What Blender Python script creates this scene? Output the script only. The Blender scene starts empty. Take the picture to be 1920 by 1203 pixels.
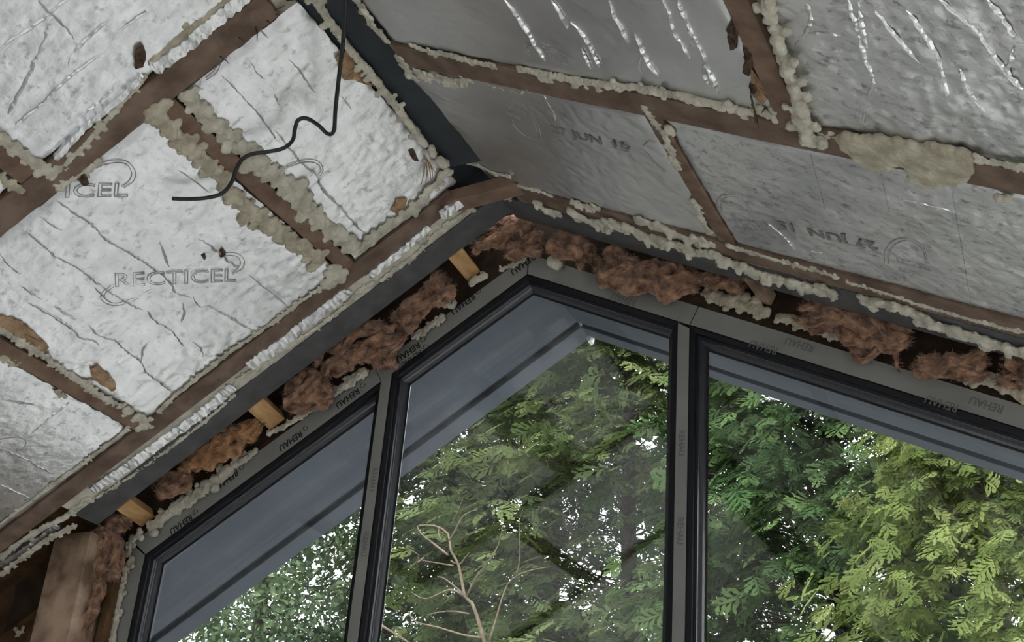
import bpy, math, random
import numpy as np
from mathutils import Matrix, Vector

SC = bpy.context.scene
COL = SC.collection
rnd = random.Random(7)

# ------------------------------------------------------------------ camera
F_PX, CX, CY = 2394.15, 960.0, 601.5
YAW, PITCH, ROLL = (math.radians(a) for a in (-27.017, 26.2325, 4.7786))
CAM = np.array([1.69, -3.40, 1.60])
FW = np.array([math.sin(YAW)*math.cos(PITCH), math.cos(YAW)*math.cos(PITCH), math.sin(PITCH)])
_r = np.cross(FW, [0, 0, 1.0]); _r /= np.linalg.norm(_r); _u = np.cross(_r, FW)
RT = _r*math.cos(ROLL) + _u*math.sin(ROLL)
UP = -_r*math.sin(ROLL) + _u*math.cos(ROLL)
cam_d = bpy.data.cameras.new('camera'); cam_d.sensor_width = 36.0; cam_d.lens = 36.0*F_PX/1920
cam_d.clip_start = 0.02; cam_d.clip_end = 300
cam = bpy.data.objects.new('camera', cam_d); COL.objects.link(cam)
cam.matrix_world = Matrix(((RT[0], UP[0], -FW[0], CAM[0]), (RT[1], UP[1], -FW[1], CAM[1]),
                           (RT[2], UP[2], -FW[2], CAM[2]), (0, 0, 0, 1)))
SC.camera = cam

# ------------------------------------------------------------------ sky (overcast) and exposure
world = bpy.data.worlds.new('overcast_sky'); SC.world = world; world.use_nodes = True
wn = world.node_tree.nodes; wl = world.node_tree.links
bg = wn['Background']
tc = wn.new('ShaderNodeTexCoord'); sx = wn.new('ShaderNodeSeparateXYZ'); cr = wn.new('ShaderNodeValToRGB')
wl.new(tc.outputs['Generated'], sx.inputs[0]); wl.new(sx.outputs['Z'], cr.inputs[0]); wl.new(cr.outputs[0], bg.inputs[0])
cr.color_ramp.elements[0].position = 0.0; cr.color_ramp.elements[0].color = (0.90, 0.92, 0.95, 1)
cr.color_ramp.elements[1].position = 0.8; cr.color_ramp.elements[1].color = (0.97, 0.98, 1.0, 1)
bg.inputs[1].default_value = 2.6
SC.view_settings.view_transform = 'Standard'; SC.view_settings.look = 'None'
SC.view_settings.gamma = 1.0; SC.view_settings.use_curve_mapping = False
SC.view_settings.exposure = 0.82

# ------------------------------------------------------------------ roof geometry
AL, AR = math.radians(33.2), math.radians(25.2)
RX, RZ = -0.0057, 3.8142                       # ridge of the insulation faces
DL = np.array([-math.cos(AL), 0, -math.sin(AL)]); NL = np.array([math.sin(AL), 0, -math.cos(AL)])
DR = np.array([math.cos(AR), 0, -math.sin(AR)]);  NR = np.array([-math.sin(AR), 0, -math.cos(AR)])
RIDGE = np.array([RX, 0, RZ]); EY = np.array([0, 1.0, 0])
def SL(u, y, n=0.0): return RIDGE + u*DL + y*EY + n*NL      # u down the slope, y towards gable, n into the room
def SR(u, y, n=0.0): return RIDGE + u*DR + y*EY + n*NR
def ray(x, y): return FW*F_PX + RT*(x-CX) - UP*(y-CY)
def onplane(x, y, N, n):
    d = ray(x, y); P0 = RIDGE + n*N
    return CAM + d*(((P0-CAM) @ N)/(d @ N))
def pL(x, y, n=0.0): return onplane(x, y, NL, n)            # a photo point on the left slope
def pR(x, y, n=0.0): return onplane(x, y, NR, n)
def pY(x, y, Y=0.0):                                        # a photo point on a plane parallel to the gable
    d = ray(x, y); return CAM + d*((Y-CAM[1])/d[1])
def uyL(p): q = p-RIDGE; return float(q @ DL), float(q[1])
def uyR(p): q = p-RIDGE; return float(q @ DR), float(q[1])

# ------------------------------------------------------------------ numpy noise
def _h(i, j, k, s):
    n = (i*374761393 + j*668265263 + k*1274126177 + s*362437) & 0x7fffffff
    n = ((n ^ (n >> 13))*1274126177) & 0x7fffffff
    return ((n ^ (n >> 16)) & 0xffff)/32767.5 - 1.0
def vnoise(P, scale=1.0, seed=0):
    P = np.asarray(P, float)*scale; I = np.floor(P).astype(np.int64); f = P-I; f = f*f*(3-2*f)
    r = 0
    for a in (0, 1):
        wa = f[:, 0] if a else 1-f[:, 0]
        for b in (0, 1):
            wb = f[:, 1] if b else 1-f[:, 1]
            for c in (0, 1):
                wc = f[:, 2] if c else 1-f[:, 2]
                r = r + wa*wb*wc*_h(I[:, 0]+a, I[:, 1]+b, I[:, 2]+c, seed)
    return r
def fbm(P, scale, seed=0, octs=3):
    return sum(vnoise(P, scale*2**o, seed+o)*0.5**o for o in range(octs))

# ------------------------------------------------------------------ mesh helpers
def mk(name, verts, faces, mat=None, parent=None, smooth=False):
    me = bpy.data.meshes.new(name)
    me.from_pydata([tuple(map(float, v)) for v in verts], [], [tuple(map(int, f)) for f in faces]); me.update()
    if smooth: me.polygons.foreach_set('use_smooth', [True]*len(me.polygons))
    o = bpy.data.objects.new(name, me); COL.objects.link(o)
    if mat: me.materials.append(mat)
    if parent: o.parent = parent
    return o
def mk_np(name, V, Fc, mat=None, parent=None, smooth=False):     # equal-sized faces, fast
    V = np.ascontiguousarray(V, np.float32); Fc = np.ascontiguousarray(Fc, np.int32); k = Fc.shape[1]
    me = bpy.data.meshes.new(name); me.vertices.add(len(V)); me.vertices.foreach_set('co', V.ravel())
    me.loops.add(Fc.size); me.loops.foreach_set('vertex_index', Fc.ravel())
    me.polygons.add(len(Fc)); me.polygons.foreach_set('loop_start', np.arange(0, Fc.size, k, dtype=np.int32))
    me.polygons.foreach_set('loop_total', np.full(len(Fc), k, np.int32))
    if smooth: me.polygons.foreach_set('use_smooth', np.ones(len(Fc), bool))
    me.update(calc_edges=True); me.validate()
    o = bpy.data.objects.new(name, me); COL.objects.link(o)
    if mat: me.materials.append(mat)
    if parent: o.parent = parent
    return o
def empty(name, loc=(0, 0, 0)):
    o = bpy.data.objects.new(name, None); COL.objects.link(o); o.empty_display_size = 0.05
    return o
def tag(o, label, cat, group=None):
    o['label'] = label; o['category'] = cat
    if group: o['group'] = group
    return o
def struct(o, label=None):
    o['kind'] = 'structure'
    if label: o['label'] = label
    return o
BOXF = [(0, 1, 3, 2), (4, 6, 7, 5), (0, 4, 5, 1), (2, 3, 7, 6), (0, 2, 6, 4), (1, 5, 7, 3)]
def box_fn(name, fn, a0, a1, b0, b1, c0, c1, mat, parent=None, bevel=0.0015, seg=1, wob=0.0, seed=0):
    """a box in the coordinates of fn(a, b, c); seg slices along a, slightly uneven edges"""
    import bmesh
    bm = bmesh.new(); rr = random.Random(seed); rows = []
    for i in range(seg+1):
        a = a0+(a1-a0)*i/seg
        w = lambda: rr.uniform(-wob, wob)
        rows.append([bm.verts.new(fn(a, b+w(), c+w()*0.5)) for b, c in ((b0, c0), (b1, c0), (b1, c1), (b0, c1))])
    for i in range(seg):
        for j in range(4):
            bm.faces.new((rows[i][j], rows[i][(j+1) % 4], rows[i+1][(j+1) % 4], rows[i+1][j]))
    bm.faces.new(rows[0][::-1]); bm.faces.new(rows[-1])
    bmesh.ops.recalc_face_normals(bm, faces=bm.faces)
    if bevel > 0:
        ed = [e for e in bm.edges if len(e.link_faces) == 2 and e.calc_face_angle(0) > 0.6]
        bmesh.ops.bevel(bm, geom=ed, offset=bevel, segments=1, affect='EDGES', clamp_overlap=True)
    me = bpy.data.meshes.new(name); bm.to_mesh(me); bm.free(); me.materials.append(mat)
    o = bpy.data.objects.new(name, me); COL.objects.link(o)
    if parent: o.parent = parent
    return o
def XYZ(a, b, c): return np.array([a, b, c], float)
def prism_y(name, poly, y0, y1, mat, parent=None):              # polygon in x,z extruded along y
    n = len(poly); V = [(x, y0, z) for x, z in poly]+[(x, y1, z) for x, z in poly]
    F = [tuple(range(n)), tuple(range(2*n-1, n-1, -1))]+[(i, i+n, (i+1) % n+n, (i+1) % n) for i in range(n)]
    o = mk(name, V, F, mat, parent)
    import bmesh
    bm = bmesh.new(); bm.from_mesh(o.data); bmesh.ops.recalc_face_normals(bm, faces=bm.faces); bm.to_mesh(o.data); bm.free()
    return o
def smooth_path(P, step):
    P = np.array(P, float); out = []
    for i in range(len(P)-1):
        p0 = P[max(i-1, 0)]; p1 = P[i]; p2 = P[i+1]; p3 = P[min(i+2, len(P)-1)]
        m = max(2, int(np.linalg.norm(p2-p1)/step))
        for t in np.linspace(0, 1, m, endpoint=False):
            out.append(0.5*((2*p1)+(-p0+p2)*t+(2*p0-5*p1+4*p2-p3)*t*t+(-p0+3*p1-3*p2+p3)*t**3))
    out.append(P[-1]); return np.array(out)
def tube_arrays(P, R, k=8, base=0, cap=True):
    P = np.array(P, float); n = len(P); R = np.broadcast_to(np.asarray(R, float), (n,))
    T = np.gradient(P, axis=0); T /= np.linalg.norm(T, axis=1)[:, None]+1e-12
    a = np.array([0.0, 0, 1]) if abs(T[0, 2]) < 0.9 else np.array([1.0, 0, 0])
    V = []
    nrm = np.cross(T[0], a); nrm /= np.linalg.norm(nrm)
    for i in range(n):
        nrm = nrm-T[i]*(nrm @ T[i]); nrm /= np.linalg.norm(nrm)+1e-12; b = np.cross(T[i], nrm)
        for j in range(k):
            t = 2*math.pi*j/k; V.append(P[i]+R[i]*(math.cos(t)*nrm+math.sin(t)*b))
    F = [(base+i*k+j, base+i*k+(j+1) % k, base+(i+1)*k+(j+1) % k, base+(i+1)*k+j) for i in range(n-1) for j in range(k)]
    if cap: F += [tuple(base+j for j in range(k))[::-1], tuple(base+(n-1)*k+j for j in range(k))]
    return V, F
def tube(name, P, R, mat, parent=None, k=8):
    V, F = tube_arrays(P, R, k); return mk(name, V, F, mat, parent, True)

# ------------------------------------------------------------------ materials (all procedural)
def mat(name, c1, c2=None, rough=0.7, metal=0.0, scale=8.0, detail=4.0, stretch=(1, 1, 1), bump=0.0, bscale=40.0,
        spec=0.3, lo=0.35, hi=0.65, extra=None, rot=(0, 0, 0), sheen=0.0):
    m = bpy.data.materials.new(name); m.use_nodes = True; N = m.node_tree.nodes; L = m.node_tree.links
    b = N['Principled BSDF']; b.inputs['Roughness'].default_value = rough; b.inputs['Metallic'].default_value = metal
    b.inputs['Specular IOR Level'].default_value = spec
    if sheen: b.inputs['Sheen Weight'].default_value = sheen
    t = N.new('ShaderNodeTexCoord'); mp = N.new('ShaderNodeMapping'); L.new(t.outputs['Object'], mp.inputs[0])
    mp.inputs['Scale'].default_value = stretch; mp.inputs['Rotation'].default_value = rot
    src = None
    if c2 is None: b.inputs['Base Color'].default_value = (*c1, 1)
    else:
        nz = N.new('ShaderNodeTexNoise'); nz.inputs['Scale'].default_value = scale; nz.inputs['Detail'].default_value = detail
        L.new(mp.outputs[0], nz.inputs['Vector'])
        r = N.new('ShaderNodeValToRGB'); r.color_ramp.elements[0].position = lo; r.color_ramp.elements[1].position = hi
        r.color_ramp.elements[0].color = (*c1, 1); r.color_ramp.elements[1].color = (*c2, 1)
        L.new(nz.outputs[0], r.inputs[0]); src = r.outputs[0]
        if extra:                                             # dark specks: dirt, and wrinkle reflections put into the colour
            col, sc, p0, p1 = extra
            n2 = N.new('ShaderNodeTexNoise'); n2.inputs['Scale'].default_value = sc; n2.inputs['Detail'].default_value = 6
            n2.inputs['Roughness'].default_value = 0.65
            L.new(mp.outputs[0], n2.inputs['Vector'])
            r2 = N.new('ShaderNodeMapRange'); r2.inputs['From Min'].default_value = p0; r2.inputs['From Max'].default_value = p1
            L.new(n2.outputs[0], r2.inputs['Value'])
            mx = N.new('ShaderNodeMix'); mx.data_type = 'RGBA'; mx.inputs['B'].default_value = (*col, 1)
            L.new(r2.outputs[0], mx.inputs['Factor']); L.new(src, mx.inputs['A']); src = mx.outputs['Result']
        L.new(src, b.inputs['Base Color'])
    if bump > 0:
        nb = N.new('ShaderNodeTexNoise'); nb.inputs['Scale'].default_value = bscale; nb.inputs['Detail'].default_value = 5
        L.new(mp.outputs[0], nb.inputs['Vector']); bp = N.new('ShaderNodeBump'); bp.inputs['Strength'].default_value = bump
        bp.inputs['Distance'].default_value = 0.01
        L.new(nb.outputs[0], bp.inputs['Height']); L.new(bp.outputs[0], b.inputs['Normal'])
    return m
M = {}
M['timber'] = mat('treated_timber', (0.096, 0.068, 0.052), (0.180, 0.130, 0.101), 0.8, scale=14, stretch=(1, 1, 1), bump=0.25, bscale=60, spec=0.15)
M['timber2'] = mat('noggin_timber', (0.108, 0.070, 0.052), (0.200, 0.136, 0.100), 0.8, scale=14, bump=0.25, bscale=60, spec=0.15)
M['pale_wood'] = mat('sawn_pine', (0.36, 0.21, 0.09), (0.52, 0.33, 0.16), 0.7, scale=9, stretch=(4, 1, 4), bump=0.2, bscale=50, spec=0.2)
M['stud'] = mat('weathered_stud', (0.14, 0.095, 0.065), (0.44, 0.32, 0.24), 0.85, scale=9, bump=0.35, bscale=40, spec=0.1)
M['header'] = mat('dark_header_timber', (0.022, 0.013, 0.008), (0.05, 0.03, 0.018), 0.9, scale=16)
M['osb'] = mat('dark_sheathing', (0.060, 0.035, 0.018), (0.115, 0.068, 0.035), 0.85, scale=16, bump=0.3, bscale=40, spec=0.1)
M['steel'] = mat('primer_grey_steel', (0.054, 0.054, 0.057), (0.100, 0.100, 0.103), 0.75, scale=18, bump=0.1, bscale=30, spec=0.2, lo=.3, hi=.8)
M['ridge_steel'] = mat('blue_black_steel', (0.016, 0.021, 0.027), (0.026, 0.033, 0.040), 0.55, scale=10, bump=0.1, bscale=30, spec=0.3)
M['foil'] = mat('aluminium_foil_facing', (0.70, 0.71, 0.73), (0.83, 0.84, 0.86), 0.38, metal=0.88, scale=16, bump=0.22, bscale=44,
                extra=((0.34, 0.34, 0.345), 36, 0.56, 0.76), spec=0.5)
M['foil_r'] = mat('aluminium_foil_facing_dim', (0.62, 0.63, 0.645), (0.76, 0.77, 0.785), 0.36, metal=0.93, scale=10, bump=0.20, bscale=45,  # darker copy of the same foil; dimmer light is put into its base
                extra=((0.28, 0.28, 0.285), 36, 0.54, 0.72), spec=0.5)
M['foil_s'] = mat('aluminium_foil_facing_smooth', (0.58, 0.585, 0.60), (0.68, 0.685, 0.70), 0.37, metal=0.93, scale=6, bump=0.10, bscale=40,  # smoother, fewer specks; dimmer light again put into the base colour
                extra=((0.42, 0.42, 0.42), 40, 0.62, 0.80), spec=0.5)
M['crease'] = mat('creased_foil', (0.78, 0.79, 0.81), None, 0.28, metal=0.95, spec=0.5)
M['emboss'] = mat('embossed_print_grey', (0.33, 0.33, 0.335), None, 0.5, metal=0.4)
M['foam'] = mat('cured_expanding_foam', (0.34, 0.325, 0.265), (0.53, 0.51, 0.43), 0.75, scale=22, bump=0.5, bscale=70, spec=0.25)
M['foam_dk'] = mat('darker_expanding_foam', (0.30, 0.275, 0.21), (0.48, 0.445, 0.35), 0.8, scale=22, bump=0.5, bscale=70, spec=0.2)  # darker and slightly browner than the other foam
M['wool'] = mat('brown_mineral_wool', (0.060, 0.027, 0.016), (0.43, 0.255, 0.165), 0.95, scale=34, detail=8, bump=0.9, bscale=90, spec=0.05, lo=.30, hi=.72, sheen=0.3)
M['wool_tan'] = mat('tan_mineral_wool', (0.14, 0.055, 0.020), (0.56, 0.315, 0.155), 0.95, scale=34, detail=8, bump=0.9, bscale=90, spec=0.05, lo=.30, hi=.72, sheen=0.3)
M['torn'] = mat('torn_brown_paper', (0.20, 0.13, 0.075), (0.38, 0.26, 0.165), 0.85, scale=25, bump=0.5, bscale=80, spec=0.1)
M['debris'] = mat('dark_debris', (0.035, 0.022, 0.014), (0.10, 0.062, 0.04), 0.9, scale=60)
M['film'] = mat('protective_film', (0.180, 0.184, 0.176), (0.220, 0.224, 0.215), 0.55, scale=5, bump=0.06, bscale=25, spec=0.3)
M['anthracite'] = mat('anthracite_frame', (0.0055, 0.0065, 0.009), None, 0.5, spec=0.25)
M['bead'] = mat('anthracite_bead_lit', (0.028, 0.032, 0.040), None, 0.25, spec=0.5)  # lighter than the frame: its reflected daylight is put into the base colour
M['gasket'] = mat('black_gasket', (0.006, 0.006, 0.007), None, 0.6)
M['date_ink'] = mat('grey_date_ink', (0.17, 0.17, 0.175), None, 0.6)
M['ink'] = mat('black_ink', (0.008, 0.008, 0.008), None, 0.6)
M['ghost_ink'] = mat('faint_grey_ink', (0.115, 0.117, 0.112), None, 0.6)
M['cable'] = mat('black_cable', (0.012, 0.012, 0.014), None, 0.45, spec=0.4)
M['soffit'] = mat('blue_grey_soffit', (0.088, 0.105, 0.132), (0.108, 0.127, 0.158), 0.6, scale=3, spec=0.3)
M['groove'] = mat('dark_groove', (0.015, 0.018, 0.024), None, 0.7)
M['white_pvc'] = mat('white_trim', (0.8, 0.8, 0.8), None, 0.4)
M['concrete'] = mat('pale_concrete', (0.50, 0.49, 0.47), (0.62, 0.61, 0.59), 0.85, scale=3, bump=0.1)
M['plaster'] = mat('bare_board_wall', (0.33, 0.31, 0.28), (0.42, 0.40, 0.37), 0.85, scale=3)
M['dark_ground'] = mat('dark_ground_tone', (0.075, 0.068, 0.060), (0.125, 0.115, 0.102), 0.95, scale=2)
M['bounce_ground'] = mat('pale_bounce_ground', (0.50, 0.485, 0.455), (0.66, 0.64, 0.60), 0.95, scale=5)  # pale tone of the unseen ground added to bounce light indoors
M['bark'] = mat('dark_bark', (0.045, 0.036, 0.028), (0.095, 0.078, 0.06), 0.9, scale=12, bump=0.4)
M['pale_bark'] = mat('pale_bark', (0.12, 0.088, 0.058), (0.21, 0.16, 0.11), 0.85, scale=14, bump=0.2)
# glass: a thin pane, mostly clear with a slight mirror
g = bpy.data.materials.new('window_glass'); g.use_nodes = True; N = g.node_tree.nodes; L = g.node_tree.links
for n_ in list(N): N.remove(n_)
out = N.new('ShaderNodeOutputMaterial'); mx = N.new('ShaderNodeMixShader'); tr = N.new('ShaderNodeBsdfTransparent'); gl = N.new('ShaderNodeBsdfGlossy')
lw = N.new('ShaderNodeLayerWeight'); lw.inputs['Blend'].default_value = 0.12
mr = N.new('ShaderNodeMapRange'); mr.inputs['To Min'].default_value = 0.02; mr.inputs['To Max'].default_value = 0.5
L.new(lw.outputs['Fresnel'], mr.inputs['Value']); L.new(mr.outputs[0], mx.inputs[0])
tr.inputs[0].default_value = (0.955, 0.965, 0.965, 1); gl.inputs['Roughness'].default_value = 0.0
L.new(tr.outputs[0], mx.inputs[1]); L.new(gl.outputs[0], mx.inputs[2]); L.new(mx.outputs[0], out.inputs[0]); M['glass'] = g
def leaf_mat(name, c_dark, c_mid, c_light, transl=0.35, scale=1.6):
    m = bpy.data.materials.new(name); m.use_nodes = True; N = m.node_tree.nodes; L = m.node_tree.links
    for n_ in list(N): N.remove(n_)
    out = N.new('ShaderNodeOutputMaterial'); d = N.new('ShaderNodeBsdfDiffuse'); t = N.new('ShaderNodeBsdfTranslucent'); mx = N.new('ShaderNodeMixShader')
    at = N.new('ShaderNodeAttribute'); at.attribute_name = 'tint'
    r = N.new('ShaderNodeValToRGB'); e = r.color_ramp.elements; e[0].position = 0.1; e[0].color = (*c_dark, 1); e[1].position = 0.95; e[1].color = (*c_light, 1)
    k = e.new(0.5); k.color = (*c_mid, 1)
    L.new(at.outputs['Fac'], r.inputs[0]); L.new(r.outputs[0], d.inputs[0]); L.new(r.outputs[0], t.inputs[0])
    mx.inputs[0].default_value = transl; L.new(d.outputs[0], mx.inputs[1]); L.new(t.outputs[0], mx.inputs[2]); L.new(mx.outputs[0], out.inputs[0])
    return m
M['leaf_olive'] = leaf_mat('olive_conifer_leaf', (0.045, 0.068, 0.030), (0.115, 0.155, 0.062), (0.215, 0.26, 0.10))
M['leaf_deep'] = leaf_mat('deep_green_conifer_leaf', (0.032, 0.066, 0.028), (0.082, 0.145, 0.056), (0.17, 0.25, 0.095))
M['leaf_lime'] = leaf_mat('lime_conifer_leaf', (0.070, 0.100, 0.028), (0.155, 0.205, 0.060), (0.30, 0.345, 0.12))
M['leaf_pale'] = leaf_mat('pale_grey_green_leaf', (0.06, 0.095, 0.055), (0.12, 0.175, 0.095), (0.20, 0.27, 0.14))

# ------------------------------------------------------------------ setting: floor, walls, roof deck, ground
struct(box_fn('floor', XYZ, -2.0, 3.5, -6.2, 0.05, -0.12, 0.0, M['concrete']), 'pale concrete floor of the unfinished room')
struct(box_fn('wall_left', XYZ, -2.12, -2.0, -6.2, 0.05, 0.0, 2.42, M['plaster']))
wr = struct(empty('wall_right'))                                  # low wall with one long opening to the garden
box_fn('wall_panel', XYZ, 3.5, 3.62, -6.2, 0.05, 0.0, 0.25, M['plaster'], wr)
box_fn('wall_panel', XYZ, 3.5, 3.62, -6.2, 0.05, 2.05, 2.12, M['plaster'], wr)
box_fn('wall_panel', XYZ, 3.5, 3.62, -0.6, 0.05, 0.25, 2.05, M['plaster'], wr)
wf = struct(empty('wall_front'))                                  # wall behind the camera
prism_y('wall_panel', [(-2.0, 0), (-2.0, 2.45), (0, 3.75), (3.5, 2.1), (3.5, 0), (2.2, 0), (2.2, 2.1), (-1.0, 2.1), (-1.0, 0)], -6.2, -6.08, M['plaster'], wf)
deck = struct(empty('ceiling'))
box_fn('roof_deck', SL, 0.0, 3.3, -6.3, 0.60, -0.20, -0.14, M['osb'], deck)
box_fn('roof_deck', SR, 0.0, 4.6, -6.3, 0.60, -0.20, -0.14, M['osb'], deck)
# plain boarding behind the visible bays
box_fn('lining_board', SL, 0.12, 2.35, -6.08, -2.46, -0.06, 0.0, M['foil'], deck)
box_fn('lining_board', SR, 0.12, 3.75, -6.08, -2.46, -0.06, 0.0, M['foil_r'], deck)
box_fn('lining_board', SR, 2.66, 3.75, -2.46, -0.36, -0.06, 0.0, M['foil_r'], deck)
# gable wall: infill above and beside the window frame
wb = struct(empty('wall_back'))
zl = lambda x: 3.651+0.635*x if x < 0 else 3.651-0.4727*x        # sight line of the window head
zroofL = lambda x: RZ + (x-RX)*math.tan(AL) + 0.02
zroofR = lambda x: RZ - (x-RX)*math.tan(AR) + 0.02
HB = 0.078
prism_y('gable_header', [(-2.0, zl(-2.0)+HB), (0, 3.651+HB), (0, RZ+.175), (-2.0, zroofL(-2.0)+.155)], 0.012, 0.06, M['header'], wb)
prism_y('gable_header', [(0, 3.651+HB), (3.5, zl(3.5)+HB), (3.5, zroofR(3.5)+.145), (0, RZ+.175)], 0.012, 0.06, M['header'], wb)
prism_y('sheathing_panel', [(-2.0, 0.0), (-1.51, 0.0), (-1.51, 2.75), (-1.51, zl(-1.51)+HB), (-2.0, zl(-2.0)+HB)], -0.03, 0.06, M['osb'], wb)
prism_y('sheathing_panel', [(3.09, 0.0), (3.5, 0.0), (3.5, zl(3.5)+HB), (3.09, zl(3.09)+HB)], -0.03, 0.06, M['osb'], wb)
struct(box_fn('ground', XYZ, -40, 40, -40, 60, -0.55, -0.17, M['dark_ground'], bevel=0), 'unseen ground around the building, toned dark for the foil reflections')  # unseen ground; grey-brown chosen for its reflection in the right foil
struct(box_fn('bounce_slab', XYZ, -1.7, 14, -12, 3.3, -0.16, -0.13, M['bounce_ground'], bevel=0), 'added pale ground outside, unseen, reflecting daylight up to the ceiling')  # unseen pale slab added to bounce daylight onto the ceiling

# ------------------------------------------------------------------ gable window: three coupled lights
def inset(poly, w):                                              # convex polygon in x,z (clockwise or not), moved inwards by w
    P = [np.array(p, float) for p in poly]; c = sum(P)/len(P); n = len(P); L_ = []
    for i in range(n):
        a, b = P[i], P[(i+1) % n]; d = (b-a)/np.linalg.norm(b-a); nn = np.array([-d[1], d[0]])
        if (c-a) @ nn < 0: nn = -nn
        L_.append((a+nn*w, d))
    out = []
    for i in range(n):
        (a, d), (b, e) = L_[i-1], L_[i]
        t = np.linalg.solve(np.array([d, -e]).T, b-a)[0]; out.append(a+d*t)
    return out
def ring(name, poly, prof, m, parent):
    V, F = [], []; n = len(poly)
    for w, y in prof:
        for p in inset(poly, w): V.append((p[0], y, p[1]))
    for k in range(len(prof)-1):
        for i in range(n): F.append((k*n+i, k*n+(i+1) % n, (k+1)*n+(i+1) % n, (k+1)*n+i))
    return mk(name, V, F, m, parent)
ZB = 0.12
P1 = [(-1.41, ZB), (-0.526, ZB), (-0.526, zl(-0.526)), (-1.41, zl(-1.41))]
P2 = [(-0.487, ZB), (0.536, ZB), (0.536, zl(0.536)), (0.0, 3.651), (-0.487, zl(-0.487))]
P3 = [(0.573, ZB), (3.0, ZB), (3.0, zl(3.0)), (0.573, zl(0.573))]
SASH = [(0, -0.001), (0.001, 0.006), (0.016, 0.009), (0.018, 0.019), (0.026, 0.021)]
BEAD = [(0.026, 0.021), (0.028, 0.029), (0.031, 0.030), (0.0315, 0.033), (0.037, 0.036), (0.041, 0.047)]
GASK = [(0.041, 0.047), (0.0415, 0.051), (0.047, 0.0535)]
wins = []
for i, P in enumerate((P1, P2, P3)):
    w = struct(empty('window_%d' % (i+1))); wins.append(w)
    ring('sash_profile', P, SASH, M['anthracite'], w)
    ring('glazing_bead', P, BEAD, M['bead'], w)
    ring('gasket', P, GASK, M['gasket'], w)
    gp = inset(P, 0.035)
    prism_y('pane', [tuple(p) for p in gp], 0.052, 0.056, M['glass'], w)
    prism_y('outer_pane', [tuple(p) for p in gp], 0.072, 0.076, M['glass'], w)
wins[0]['label'] = 'left light of the anthracite gable window'
wins[1]['label'] = 'pointed middle light of the anthracite gable window'
wins[2]['label'] = 'wide right light of the anthracite gable window'
FB = 0.066                                                        # width of the film covered frame face
nl = np.array([-0.635, 1.0])/math.hypot(1, 0.635); nr = np.array([0.4727, 1.0])/math.hypot(1, 0.4727)
def member(name, poly, w, gap=0.0):
    bo = prism_y(name, poly, 0.0006, 0.085, M['anthracite'], w)
    q = inset(poly, gap) if gap else poly
    prism_y('protective_film', [tuple(p) for p in q], -0.0012, 0.0002, M['film'], bo)
def off(x, n, w): return (x+n[0]*w, zl(x)+n[1]*w)
capz = 3.651+FB/ nl[1]*0.985
corner_o = (-1.476, zl(-1.41)+0.045)
g_ = 0.0012
member('frame_head', [(-1.409, zl(-1.41)), (-0.526, zl(-0.526)), off(-0.526, nl, FB), (corner_o[0]+.002, corner_o[1]+.004)], wins[0])
member('frame_jamb', [(-1.41, zl(-1.41)-0.004), (-1.41, 0.05), (-1.476, 0.05), (-1.476, zl(-1.41)+0.040)], wins[0])
member('frame_head', [(-0.5235, zl(-0.526)), (-0.487, zl(-0.487)), (-0.002, 3.651), (-0.002, capz), off(-0.5235, nl, FB)], wins[1])
member('frame_head', [(0.002, 3.651), (0.536, zl(0.536)), (0.5725, zl(0.573)), off(0.5725, nr, FB), (0.002, capz)], wins[1])
member('mullion', [(-0.526, ZB), (-0.487, ZB), (-0.487, zl(-0.487)), (-0.526, zl(-0.526))], wins[1])
member('mullion', [(0.536, ZB), (0.573, ZB), (0.573, zl(0.573)-0.012), (0.536, zl(0.536)-0.006)], wins[1])
member('frame_head', [(0.5755, zl(0.573)), (3.0, zl(3.0)), (3.07, zl(3.07)+FB), off(0.5755, nr, FB)], wins[2])
member('frame_jamb', [(3.0, zl(3.0)), (3.0, 0.05), (3.066, 0.05), (3.066, zl(3.066)+.05)], wins[2])
for k, (a, b) in enumerate(((-1.41, -0.5265), (-0.5255, 0.5725), (0.5735, 3.0))):
    member('frame_sill', [(a, 0.05), (b, 0.05), (b, ZB), (a, ZB)], wins[k])

# ------------------------------------------------------------------ lettering
def text_mesh(s, outline=None):
    # solid print is emboldened, embossing is drawn as outlines
    cu = bpy.data.curves.new('lettering', 'FONT'); cu.body = s; cu.resolution_u = 3
    if not outline: cu.offset = 0.022
    if outline:
        cu.fill_mode = 'NONE'; cu.bevel_depth = outline; cu.bevel_resolution = 1
    o = bpy.data.objects.new('lettering', cu); COL.objects.link(o); bpy.context.view_layer.update()
    me = bpy.data.meshes.new_from_object(o.evaluated_get(bpy.context.evaluated_depsgraph_get()))
    bpy.data.objects.remove(o); bpy.data.curves.remove(cu)
    V = np.empty(len(me.vertices)*3, np.float32); me.vertices.foreach_get('co', V); return me, V.reshape(-1, 3)
_tc = {}
def text_at(s, P0, P1, N, m, parent, outline=None, name='lettering', lift=0.0008, squash=1.0, upv=None):
    """s written from P0 to P1 on the surface with room-side normal N"""
    key = (s, outline)
    if key not in _tc: _tc[key] = text_mesh(s, outline)
    me0, V = _tc[key]; me = me0.copy(); me.name = name
    x0, x1 = V[:, 0].min(), V[:, 0].max(); X = P1-P0; sc = np.linalg.norm(X)/(x1-x0); X = X/np.linalg.norm(X)
    N = N/np.linalg.norm(N); X = X-N*(X @ N); X /= np.linalg.norm(X); Y = np.cross(N, X)
    if upv is not None: Y = upv/(sc*0.72)                         # upv: the height of a capital letter
    W = P0 + ((V[:, :1]-x0)*sc)*X + (V[:, 1:2]*sc*(squash if upv is None else 1.0))*Y + (V[:, 2:3]*sc+lift)*N
    me.vertices.foreach_set('co', np.ascontiguousarray(W, np.float32).ravel()); me.update()
    me.materials.clear(); me.materials.append(m)
    o = bpy.data.objects.new(name, me); COL.objects.link(o); o.parent = parent; return o
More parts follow.
